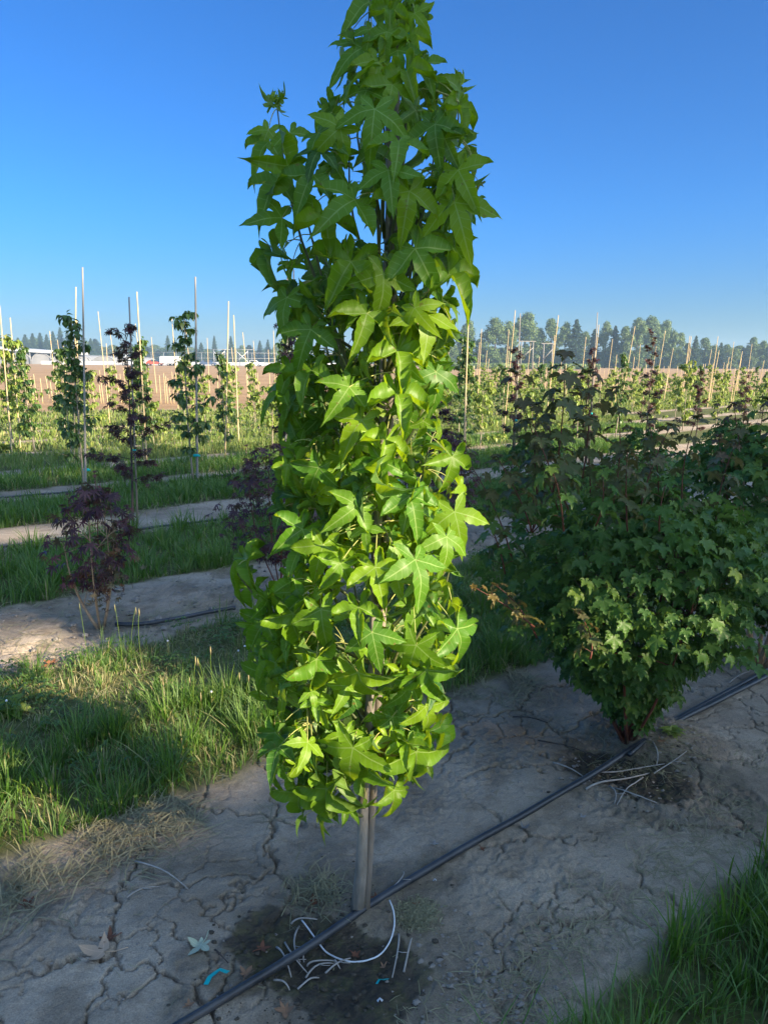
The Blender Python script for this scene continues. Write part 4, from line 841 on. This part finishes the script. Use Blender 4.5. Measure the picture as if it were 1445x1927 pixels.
for i, (a_, b_, lab) in enumerate(TWG):
    A_, B_ = G(*a_), G(*b_); pts = curve(A_, B_, 0, 8, (r.normal(0, .008), r.normal(0, .008), 0)); pts[:, 2] = hgt(pts[:, 0], pts[:, 1]) + .006 + .012 * np.sin(np.linspace(0, 3.1, 8))
    mb = MB(); c = pts.mean(0); mb.tube(pts - c, np.linspace(.003, .0016, 8) * (1.5 if 'thick' in lab else 1), 6)
    if i % 3 == 0: mb.tube([pts[4] - c, pts[4] - c + [.012, -.01, .006], pts[4] - c + [.03, -.012, .008]], [.0013, .001, .0008], 5)
    tag(mb.build('twig', GREYTWIG if 'dark' not in lab else DARKBARK, None, c), lab, 'twig')
def fallen(x, y, s, lab, c1, c2, seed, curl=1.0, tp=0, rz=None):
    r = np.random.default_rng(seed); b = G(x, y); V, L_, T_, A_ = (GT[tp] if tp >= 0 else OT[1])
    V = V.copy(); V[:, 2] = curl * (.35 * V[:, 0] ** 2 * 1.5 + .25 * (V[:, 1] - .3) ** 2) + .05 * np.sin(V[:, 0] * 7 + seed) - .02; V *= s
    V[:, 2] -= V[:, 2].min() - .002
    mb = MB(); mb.add(V, L_, T_, A_); a = rz if rz is not None else r.uniform(0, 6.28)
    mb.tube([(0, -.002, V[0, 2] + .001), (s * .1, -s * .4, .006), (s * .3, -s * .8, .01)], .0012, 5)
    m_ = leaf_mat('fallen_leaf_%d' % seed, [(0, c1), (1, c2)], vein=tuple(min(1, c * 1.25) for c in c1), trans=.12, tcol=c1, rough=.8, spec=.15)
    o = mb.build('fallen_leaf', m_, None, (b[0], b[1], gz(b[0], b[1]) + .002)); o.rotation_euler = (0, 0, a); tag(o, lab, 'leaf')
TAN = ((.52, .36, .24), (.44, .3, .2)); RED = ((.17, .075, .045), (.13, .05, .03)); BRN = ((.26, .15, .09), (.2, .11, .07))
fallen(195, 1795, .075, 'curled tan fallen leaf on the cracked soil, bottom left', *TAN, 1, 1.4, 8, 1.4)
fallen(208, 1768, .036, 'small red-brown leaf just behind the curled tan leaf', *RED, 2, 1.6)
fallen(380, 1782, .055, 'pale grey-green fallen star leaf left of the hose', (.42, .46, .33), (.36, .4, .27), 3, .9, 2, 2.6)
fallen(462, 1828, .034, 'brown fallen leaf right beside the hose', *BRN, 4, 1.5)
fallen(492, 1775, .032, 'reddish brown leaf on the dark stain left of the sweetgum foot', *RED, 5, 1.)
fallen(536, 1892, .036, 'folded brown leaf below the hose at the bottom edge', *BRN, 6, 1.8)
fallen(668, 1781, .022, 'rust red leaf inside the white tube loop', *RED, 7, 1.8)
fallen(722, 1806, .014, 'tiny orange-brown leaf right below the white tube', *BRN, 8, 1.8)
fallen(592, 1694, .04, 'reddish leaf litter left of the sweetgum trunk', *RED, 9, 1.)
fallen(205, 1648, .022, 'small brown curled leaf on the soil under the left grass', *BRN, 10, 2)
fallen(52, 1706, .035, 'dark rusty leaf near the left edge beneath the dry grass', *RED, 11, 1.6)
fallen(708, 1692, .02, 'dark red leaf close to the right of the trunk', *RED, 12, 1.5)
fallen(985, 1562, .032, 'grey shrivelled leaf right of the hose midway to the maple shrub', (.2, .19, .18), (.16, .15, .14), 13, 2)
fallen(1095, 1540, .02, 'small grey leaf below the maple shrub stain', (.3, .29, .28), (.24, .23, .22), 14, 1.5)
fallen(785, 1700, .018, 'small reddish leaf behind the mossy tuft', *RED, 15, 1.5)
fallen(907, 1597, .016, 'red-brown fleck of leaf beside the hose', *RED, 16, 1.5)
fallen(355, 1895, .02, 'brown leaf at the bottom edge left of the hose', *BRN, 17, 1.5)
fallen(100, 1250, .07, 'orange-brown maple leaf on the sunlit soil at left', (.3, .12, .06), (.24, .09, .05), 18, .8, 1)
fallen(105, 1118, .06, 'dry orange leaf hanging in the grass left of the red-leaved shrub', (.28, .13, .07), (.22, .1, .06), 19, 1.2, 1)
fallen(1245, 1412, .03, 'brown leaf on the mound right of the maple shrub foot', *BRN, 20, 1.4)
fallen(817, 1587, .02, 'grey dry leaf curl behind the hose', (.3, .28, .26), (.24, .22, .2), 21, 1.6)
def scrap(x, y, pts, wd, lab, m_=TEAL, h=.006):
    b = G(x, y); pts = np.array(pts) * .001; mb = MB(); P3 = np.concatenate([pts, h + .006 * np.abs(np.sin(np.arange(len(pts)) * 1.7))[:, None]], 1)
    d = unit(np.gradient(P3, axis=0)); s_ = unit(np.cross(d, [0, 0, 1.])) * wd + [0, 0, .002]
    v = np.concatenate([P3 - s_, P3 + s_]); k = len(P3); v = np.concatenate([v, v + [0, 0, .0006]])
    L_ = []
    for i in range(k - 1):
        L_ += [i, i + 1, k + i + 1, k + i]; L_ += [2 * k + i, 3 * k + i, 3 * k + i + 1, 2 * k + i + 1]
    mb.add(v, L_, [4] * (2 * (k - 1))); tag(mb.build('tape_scrap' if m_ is TEAL else 'plastic_scrap', m_, None, (b[0], b[1], gz(b[0], b[1]))), lab, 'scrap')
scrap(390, 1848, [(0, -12), (6, 6), (14, 22), (26, 30), (42, 26), (50, 22)], .007, 'bright teal tape scrap left of the hose, bottom left')
scrap(708, 1842, [(0, 0), (8, 10), (20, 14), (32, 12)], .004, 'small torn teal tape scrap below the white tube')
scrap(710, 1878, [(0, 0), (6, 3), (13, 0)], .005, 'tiny white plastic scrap near the bottom edge', WHITE)
scrap(815, 1656, [(0, 0), (5, 2), (9, 0)], .004, 'tiny white scrap beside the hose right of the sweetgum', WHITE)
# clods and pebbles
mb = MB(); r = np.random.default_rng(15)
def clods(k, fx, smin, smax):
    x, y = fx(r, k)
    for a, b in zip(x, y):
        s_ = smin + (smax - smin) * r.random() ** 3; v = ICO * (1 + r.normal(0, .22, (12, 1))) * s_ * [1.2, 1, .7]; mb.add(v + [a, b, gz(a, b) + s_ * .25], IF, [3] * 20)
clods(1500, scat, .0012, .0055); clods(420, around(T0[0] + .36, T0[1] - .22, .1), .0015, .009); clods(260, around(M0[0] - .2, M0[1] - .2, .2), .002, .009); clods(200, around(M0[0] + .18, M0[1], .1), .002, .009)
clods(500, lambda r, k: (lambda n_, u_: xy(n_, u_))(r.uniform(3.95, 4.9, k), r.uniform(.2, 4, k)), .004, .022)
CLOD = plain('soil_clod', (.19, .165, .14), (.31, .275, .235), 30, .95, .5, 120, spec=.1)
tag(mb.build('soil_clods', CLOD, smooth=False), 'small clods and crumbs scattered over the cracked soil', 'soil', kind='stuff')
mb = MB(); clods(700, around(T0[0] - .08, T0[1] - .17, .14), .0015, .008); clods(300, around(M0[0] - .05, M0[1] - .2, .12), .0015, .008)
tag(mb.build('damp_clods', plain('damp_clod', (.03, .027, .022), (.1, .08, .055), 60, .9), smooth=False), 'dark damp crumbs in the stained soil at the plant feet', 'soil', kind='stuff')

# ------------------------------------------------------------------ background: tree lines
def far_tree(kind, seed):
    r = np.random.default_rng(seed); root = empty('conifer_tree' if kind == 'c' else 'broadleaf_tree', (0, 0, -50)); mb = MB(); mb.tube([(0, 0, -.1), (0, 0, .5), (.01, 0, .96 if kind == 'c' else .7)], [.022, .014, .003], 6)
    mb.build('trunk', DARKBARK, root); c = MB()
    if kind == 'c':
        k = 2600; t = r.uniform(0, 1, k) ** .75; t = .08 + .92 * (1 - t); lay = .5 + .5 * np.abs(np.sin(t * 34 + r.normal(0, .25, k))); az = r.uniform(0, 6.28, k)
        w = (1.02 - t) ** .8 * .22 * (1 + .25 * np.sin(az * 5 + np.floor(t * 11) * 2.1)); rad = w * lay * np.sqrt(r.uniform(.1, 1, k))
        pos = np.stack([np.cos(az) * rad, np.sin(az) * rad, t - rad * .25], 1); Y = np.stack([np.cos(az), np.sin(az), -.5 + 0 * az], 1); leaves(c, LT, pos, Y, r.normal(0, .5, (k, 3)) + [0, 0, 1], r.uniform(.018, .042, k), r.uniform(0, 1, k), r=r)
        m_ = CONIF
    else:
        m_ = FARLEAF
        nb = 46
        for i in range(nb):
            z = r.uniform(.06, .93); a = r.uniform(0, 6.28); w = .34 * math.sin(math.pi * min(1, z + .03) ** .75) * r.uniform(.1, 1.0); cc = np.array([math.cos(a) * w, math.sin(a) * w, z]); s_ = r.uniform(.07, .13)
            k = 150; d = unit(r.normal(0, 1, (k, 3))); pos = cc + d * s_ * r.uniform(.5, 1, (k, 1)) * [1, 1, .85]
            leaves(c, LT, pos, r.normal(0, 1, (k, 3)), d + [0, 0, .4], r.uniform(.018, .04, k), np.clip(r.normal(.5, .25, k), 0, 1), r=r)
    c.build('crown', m_, root); return root
FC = [far_tree('c', i) for i in range(3)]; FD = [far_tree('d', 10 + i) for i in range(4)]
def ftree(x, ytop, wpx, kind, dist_, ybase, label, group):
    v = random.choice(FC if kind == 'c' else FD)
    b = D(x, ybase, dist_); h = (ybase - ytop) / F * dist_ * 1.02; o = copy_tree(v) if id(v) in used else v; used.add(id(v))
    w = wpx / F * dist_ / (.3 if kind == 'c' else .6)
    o.location = (b[0], b[1], -.1); o.scale = (w, w, h + 1.55 * 0 + .5); o.rotation_euler = (0, 0, random.uniform(0, 6)); tag(o, label, 'tree', group)
RT = [(848, 650, 30, 'd'), (878, 611, 42, 'd'), (900, 645, 30, 'd'), (930, 606, 56, 'd'), (955, 612, 40, 'd'), (985, 597, 66, 'd'), (1012, 625, 36, 'd'), (1034, 609, 46, 'd'), (1060, 614, 38, 'd'), (1080, 611, 40, 'c'), (1098, 632, 40, 'd'), (1114, 628, 30, 'c'), (1136, 614, 34, 'd'), (1153, 622, 30, 'c'), (1172, 622, 40, 'd'), (1195, 608, 52, 'd'), (1218, 606, 50, 'd'), (1245, 611, 44, 'd'), (1262, 630, 30, 'd'), (1275, 634, 34, 'd'), (1290, 652, 26, 'd'), (1304, 640, 22, 'c'), (1322, 643, 40, 'd'), (1340, 656, 26, 'd'), (1352, 652, 22, 'c'), (1364, 655, 30, 'd'), (1380, 662, 24, 'd'), (1394, 660, 24, 'c'), (1412, 642, 32, 'd'), (1430, 648, 30, 'd'), (1446, 650, 30, 'd'), (1470, 645, 40, 'd'), (1500, 640, 50, 'd')]
for i, (x, y, w, k) in enumerate(RT):
    big_ = (k == 'd' and y < 615)
    ftree(x, y, w, k, 235 + random.uniform(-12, 12), 697 - (1445 - x) * .008, ('tall spreading broadleaf tree standing out of the far right tree line' if big_ else 'low dark broadleaf tree in the far right tree line') if k == 'd' else 'dark pointed conifer in the far right tree line', 'far right tree line, ' + ('tall broadleaf' if big_ else 'low broadleaf' if k == 'd' else 'conifers'))
for i in range(34):
    x = 850 + i * 18.5; ftree(x, random.uniform(652, 668), 44, 'd', 250 + random.uniform(-5, 8), 697 - (1445 - x) * .008, 'low bushy undergrowth tree filling the foot of the far right tree line', 'far right tree line, undergrowth')
LTs = [(38, 640, 22, 'c'), (52, 634, 22, 'c'), (66, 632, 22, 'c'), (80, 631, 22, 'c'), (92, 634, 20, 'c'), (104, 628, 22, 'c'), (118, 621, 22, 'c'), (132, 627, 22, 'c'), (146, 630, 22, 'c'), (160, 634, 22, 'c'), (174, 640, 20, 'c'), (186, 648, 18, 'c'), (20, 652, 20, 'd'), (5, 655, 22, 'd'), (318, 634, 17, 'c'), (330, 638, 15, 'c'), (344, 648, 22, 'd'), (380, 646, 18, 'c'), (405, 634, 14, 'c'), (436, 634, 16, 'c'), (456, 650, 22, 'd'), (490, 642, 16, 'c'), (505, 640, 16, 'c'), (520, 648, 20, 'd'), (268, 650, 16, 'c'), (370, 650, 14, 'c'), (548, 645, 16, 'c'), (230, 652, 14, 'c')]
for (x, y, w, k) in LTs: ftree(x, y, w, k, 420 + random.uniform(-20, 20), 681, ('dark conifer on the wooded rise at the far left horizon' if x < 190 else 'lone pointed conifer on the low far left horizon') if k == 'c' else 'rounded tree on the far left horizon', 'far left horizon, ' + ('rise conifers' if x < 190 else 'lone conifers') if k == 'c' else 'far left horizon, rounded trees')
for i in range(56):
    x = -10 + i * 16; ftree(x, random.uniform(650, 661) if x > 190 else random.uniform(640, 650), 40, 'd' if i % 3 else 'c', 450 + random.uniform(-10, 10), 681, 'small tree in the low continuous belt along the far left horizon', 'far left horizon, low belt')
# a green crop strip at the foot of the right tree line
mb = MB(); r = np.random.default_rng(31); k = 5000; px_ = r.uniform(845, 1110, k); yy = r.uniform(175, 205, k); pts = np.stack([(px_ - 722) / F * 1.02 * yy, yy, r.uniform(0, 1.1, k)], 1)
leaves(mb, LT, pts, r.normal(0, 1, (k, 3)), r.normal(0, 1, (k, 3)) + [0, 0, 1], .7, r.uniform(.5, 1, k), r=r); tag(mb.build('crop_strip', FARLEAF), 'low green crop strip at the foot of the right tree line', 'crop', kind='stuff')

# ------------------------------------------------------------------ background: greenhouse, frames, utility structures, vehicles
gh = D(-60, 682, 230); root = empty('greenhouse', (gh[0], gh[1], 0)); tag(root, 'long low greenhouse with white roof and grey arched bays at the far left', 'greenhouse')
mb = MB(); Wg = (D(136, 682, 230) - D(-60, 682, 230))[0]
v = []; ks = 24
for j, zz in enumerate((0, 14)):
    v += [(0, zz, 4.6), (0, zz, 5.6), (Wg, zz, 2.9), (Wg, zz, 3.6)]
mb.add(np.array(v), [0, 2, 3, 1, 4, 5, 7, 6, 1, 3, 7, 5, 0, 4, 6, 2, 2, 6, 7, 3, 0, 1, 5, 4], [4] * 6); mb.build('roof', POLY, root, smooth=False)
for i in range(5):
    mb = MB(); w = Wg / 5; x0 = i * w; th = np.linspace(0, math.pi, 13); hh = 4.3 - i * .35
    a = np.stack([x0 + w / 2 - np.cos(th) * w / 2 * .96, 0 * th + .6, np.sin(th) ** .7 * hh], 1); b = a + [0, 13, 0]; kk = 13
    vv = np.concatenate([a, b]); mb.add(vv, np.array([[q, q + 1, kk + q + 1, kk + q] for q in range(kk - 1)]).ravel(), [4] * (kk - 1)); mb.add(a, np.arange(kk), [kk]); mb.build('bay', SHADEC, root, smooth=False)
    mb = MB(); mb.tube(a + [0, -.08, 0], .1, 5); mb.build('hoop', STEEL, root)
for i in range(6):
    mb = MB(); mb.tube([(Wg / 5 * i, .2, 0), (Wg / 5 * i, .2, 4.4 - i * .33)], .1, 6); mb.build('post', STEEL, root)
# hoop houses right of it
for i, x in enumerate((150, 196, 242)):
    b = D(x, 682, 255); mb = MB(); rt = empty('hoop_house', (b[0], b[1], 0)); tag(rt, ('first', 'second', 'third')[i] + ' grey hoop house to the right of the long greenhouse', 'greenhouse'); th = np.linspace(0, math.pi, 11); W_ = 7.6
    a = np.stack([-np.cos(th) * W_ / 2, 0 * th, np.sin(th) ** .8 * (2.9 - .2 * i)], 1); bk = a + [0, 20, 0]; mb.add(np.concatenate([a, bk]), np.array([[q, q + 1, 11 + q + 1, 11 + q] for q in range(10)]).ravel(), [4] * 10); mb.add(a, np.arange(11), [11]); mb.build('cover', SHADEC, rt, smooth=False)
    mb = MB(); mb.tube(a - [0, .1, 0], .08, 5); mb.build('end_hoop', STEEL, rt)
# long pipe frame with braces
b0 = D(215, 682, 215); b1 = D(640, 684, 215); root = empty('pipe_frame', (b0[0], b0[1], 0)); tag(root, 'long open galvanised pipe frame with cross braces along the far side of the brown field', 'frame'); Lx = b1[0] - b0[0]
for z in (2.1, 3.6):
    mb = MB(); mb.tube([(0, 0, z), (Lx, 0, z)], .045, 6); mb.build('rail', STEEL, root)
for i in range(19):
    mb = MB(); mb.tube([(Lx / 18 * i, 0, 0), (Lx / 18 * i, 0, 3.6)], .05, 6); mb.build('post', STEEL, root)
mb = MB(); b2 = D(90, 682, 222); mb.box((Lx / 2 - 8, 3, .5), (Lx / 2 + 14, .1, .5)); mb.build('white_skirt', POLY, root, smooth=False)
for i, (xa, xb) in enumerate(((403, 424), (446, 467), (228, 250))):
    a = D(xa, 682, 205); b = D(xb, 682, 205); w = b[0] - a[0]; hgt_ = 4.4
    rt = empty('braced_frame', (a[0], a[1], 0)); tag(rt, ('pale pipe frame with crossed brace, the left of two beyond the brown field', 'pale pipe frame with crossed brace, the right of two beyond the brown field', 'faint pipe frame with brace behind the purple maple tree')[i], 'frame')
    for q in (0, w): mb = MB(); mb.tube([(q, 0, 0), (q, 0, hgt_)], .06, 6); mb.build('post', STEEL, rt)
    for q in ((0, w), (w, 0)): mb = MB(); mb.tube([(q[0], -.15, 1.2), (q[1], -.15, 3.9)], .07, 6); mb.build('brace', WHITE, rt)
    mb = MB(); mb.tube([(-1.5, 0, hgt_), (w + 1.5, 0, hgt_)], .05, 6); mb.build('rail', STEEL, rt)
for i, (xa, xb, yt) in enumerate(((979, 1001, 643), (1021, 1037, 647))):
    a = D(xa, 692, 150); b = D(xb, 692, 150); w = b[0] - a[0]; h = D(xa, yt, 150)[2]
    rt = empty('utility_frame', (a[0], a[1], 0)); tag(rt, ('wide', 'narrow')[i] + ' pale H-shaped timber frame with diagonal brace before the right tree line', 'frame')
    for q in (0, w): mb = MB(); mb.tube([(q, 0, 0), (q, 0, h)], .1, 7); mb.build('post', WOODP, rt)
    mb = MB(); mb.box((w / 2, 0, h + .08), (w / 2 + .5, .12, .08)); mb.build('crossbar', WOODP, rt, smooth=False)
    mb = MB(); mb.tube([(0, -.1, h * .42), (w, -.1, h * .8)], .08, 6); mb.build('brace', WOODP, rt)
def vehicle(x, kind, pm, lab, dist_=200):
    b = D(x, 683, dist_); rt = empty('parked_' + kind, (b[0], b[1], 0)); tag(rt, lab, kind)
    def prism(prof, w, name, m_, par=rt):
        pr = np.array(prof, float); k = len(pr); v = np.concatenate([np.stack([pr[:, 0], np.full(k, -w), pr[:, 1]], 1), np.stack([pr[:, 0], np.full(k, w), pr[:, 1]], 1)])
        mb = MB(); mb.add(v, list(range(k)) + list(range(k, 2 * k))[::-1], [k, k]); mb.add(v, np.array([[i, k + i, k + (i + 1) % k, (i + 1) % k] for i in range(k)]).ravel(), [4] * k); return mb.build(name, m_, par, smooth=False)
    if kind == 'trailer':
        prism([(-2.6, .7), (2.6, .7), (2.6, 2.3), (2.3, 2.45), (-2.3, 2.45), (-2.6, 2.3)], 1.05, 'body', pm); ws = (-.5, .5)
        prism([(2.6, .6), (3.7, .6), (3.7, .72), (2.6, .72)], .08, 'tow_bar', STEEL)
    else:
        prism([(-2.4, .45), (2.4, .45), (2.45, .9), (1.2, 1.05), (.6, 1.6), (-.9, 1.62), (-1.1, 1.05), (-2.4, 1.0)] if kind == 'truck' else [(-2.1, .4), (2.1, .4), (2.15, .85), (1.1, .98), (.4, 1.45), (-1.2, 1.45), (-1.9, 1.0), (-2.1, .9)], .85, 'body', pm)
        prism([(-.85, 1.08), (1.0, 1.08), (.55, 1.52), (-.8, 1.54)], .862, 'window', GLASS); ws = (-1.45, 1.45)
    for wx_ in ws:
        for s_ in (-1, 1):
            mb = MB(); mb.tube([(wx_, s_ * .78, .34), (wx_, s_ * .95, .34)], .34, 12); wh = mb.build('wheel', RUBBER, rt); mb = MB(); mb.tube([(wx_, s_ * .9, .34), (wx_, s_ * .96, .34)], .18, 10); mb.build('rim', STEEL, wh)
vehicle(322, 'trailer', CARW, 'white box trailer beyond the brown field left of the tall grey pole'); vehicle(245, 'truck', CARW, 'white pickup truck beyond the brown field near the hoop houses'); vehicle(292, 'car', CARR, 'small red car beyond the brown field'); vehicle(392, 'car', CARB, 'dark blue car beyond the brown field right of the tall grey pole'); vehicle(478, 'truck', CARW, 'white pickup truck beyond the brown field near the sweetgum')

# ------------------------------------------------------------------ windbreak behind the camera: it casts the shade, with gaps that let the sun through
SR = np.array([math.cos(SUN_AZ) * -1, math.sin(SUN_AZ), 0]); SR = unit(np.array([-S[1], S[0], 0])); SW = np.cross(S, SR); SW = SW * np.sign(SW[2])
uv = lambda p: np.stack([np.asarray(p) @ SR, np.asarray(p) @ SW], -1)
LIT = []
def lit(p, ru, rv, strength=1.): LIT.append((uv(p), ru, rv, 1 + math.log(max(.02, min(1, strength))) / 5.2))   # strength = share of the light let through
tr = T0
lit([tr[0] + .0, tr[1], .98], .5, .63, .95); lit([tr[0] - .02, tr[1], .75], .45, .42, .7)
lit(G(340, 1245), .75, .28, .97); lit(G(470, 1330), .5, .2, .95); lit(G(80, 1225), 1.2, .22); lit(G(60, 1460), .65, .14, .9); lit(G(200, 1500), .4, .1, .6); lit(G(30, 1010), 1.1, .16); lit(G(200, 1180), .8, .16, .9)
lit(G(1330, 1430), .45, .1, .35); lit([M0[0] + .3, M0[1] - .3, .45], .3, .24, .2); lit(G(460, 1040), .6, .16, .4); lit(G(150, 890), 1.4, .2, .5); lit(G(480, 870), 1.6, .22, .6)
r = np.random.default_rng(44); YB = -14.
rise = math.tan(SUN_EL) / math.cos(math.pi - SUN_AZ)
def top_at(x): return (12.0 - YB) * rise - .3 + 1.6 * fbm(np.asarray(x) * .35, np.asarray(x) * 0 + 3.3, 3, 400)
for i in range(10):
    cx = 11 + i * 4.4; root = empty('windbreak_tree', (cx, YB, 0)); tag(root, 'tall leafy windbreak tree standing behind the viewer', 'tree', 'windbreak trees behind the viewer')
    h = float(top_at(cx)); mb = MB(); mb.tube(curve((0, 0, -.2), (r.normal(0, .05), 0, h - .8), 0, 10), np.linspace(.28, .04, 10), 9)
    for k in range(16):
        a = r.uniform(0, 6.28); z = r.uniform(1, h * .8); bq = curve((0, 0, z), (math.cos(a) * 2, math.sin(a) * 1., z + 1.5), .2, 5); qq = uv(curve(bq[0], bq[-1], .2, 20) + [cx, YB, 0])
        if any(((((qq - c) / [ru, rv]) ** 2).sum(-1) < 1.1).any() for c, ru, rv, st in LIT): continue
        mb.tube(bq, np.linspace(.07, .02, 5), 5)
    mb.build('trunk', DARKBARK, root)
    k = 9000; x = cx + r.uniform(-2.7, 2.7, k); y = YB + r.normal(0, .55, k); z = r.uniform(.05, 1, k) * (top_at(x) + (YB - y) * -.2)
    p = np.stack([x, y, z], 1); q = uv(p); keep = np.ones(k, bool); rr = r.uniform(0, 1, k)
    for c, ru, rv, st in LIT:
        dd = np.sqrt(((q[:, 0] - c[0]) / ru) ** 2 + ((q[:, 1] - c[1]) / rv) ** 2); keep &= ~((dd < 1.06) & (rr < st) & ((q[:, 0] < 2.28) | (c[1] < .9) | (c[1] > 1.8)))   # the right side of the low gaps stays leafy
    p = p[keep] - [cx, YB, 0]; k = len(p); mb = MB(); leaves(mb, LT, p, r.normal(0, 1, (k, 3)), S + r.normal(0, .5, (k, 3)), r.uniform(.22, .4, k), r.uniform(0, 1, k), r=r); mb.build('crown', FARLEAF, root)
hb = MB(); hb.box((0, 400, 12), (900, 500, 15)); m, n, o_ = mat('haze'); pv = n.nodes.new('ShaderNodeVolumePrincipled')
pv.inputs['Color'].default_value = (.55, .8, 1, 1); pv.inputs['Density'].default_value = .0007; pv.inputs['Anisotropy'].default_value = .2; n.links.new(pv.outputs[0], o_.inputs['Volume'])
tag(hb.build('haze', m, smooth=False), 'thin pale morning haze over the fields', 'haze', kind='stuff')
for pr in PV + PY + FC + FD:
    if id(pr) not in used:
        for ch in list(pr.children): bpy.data.objects.remove(ch)
        bpy.data.objects.remove(pr)
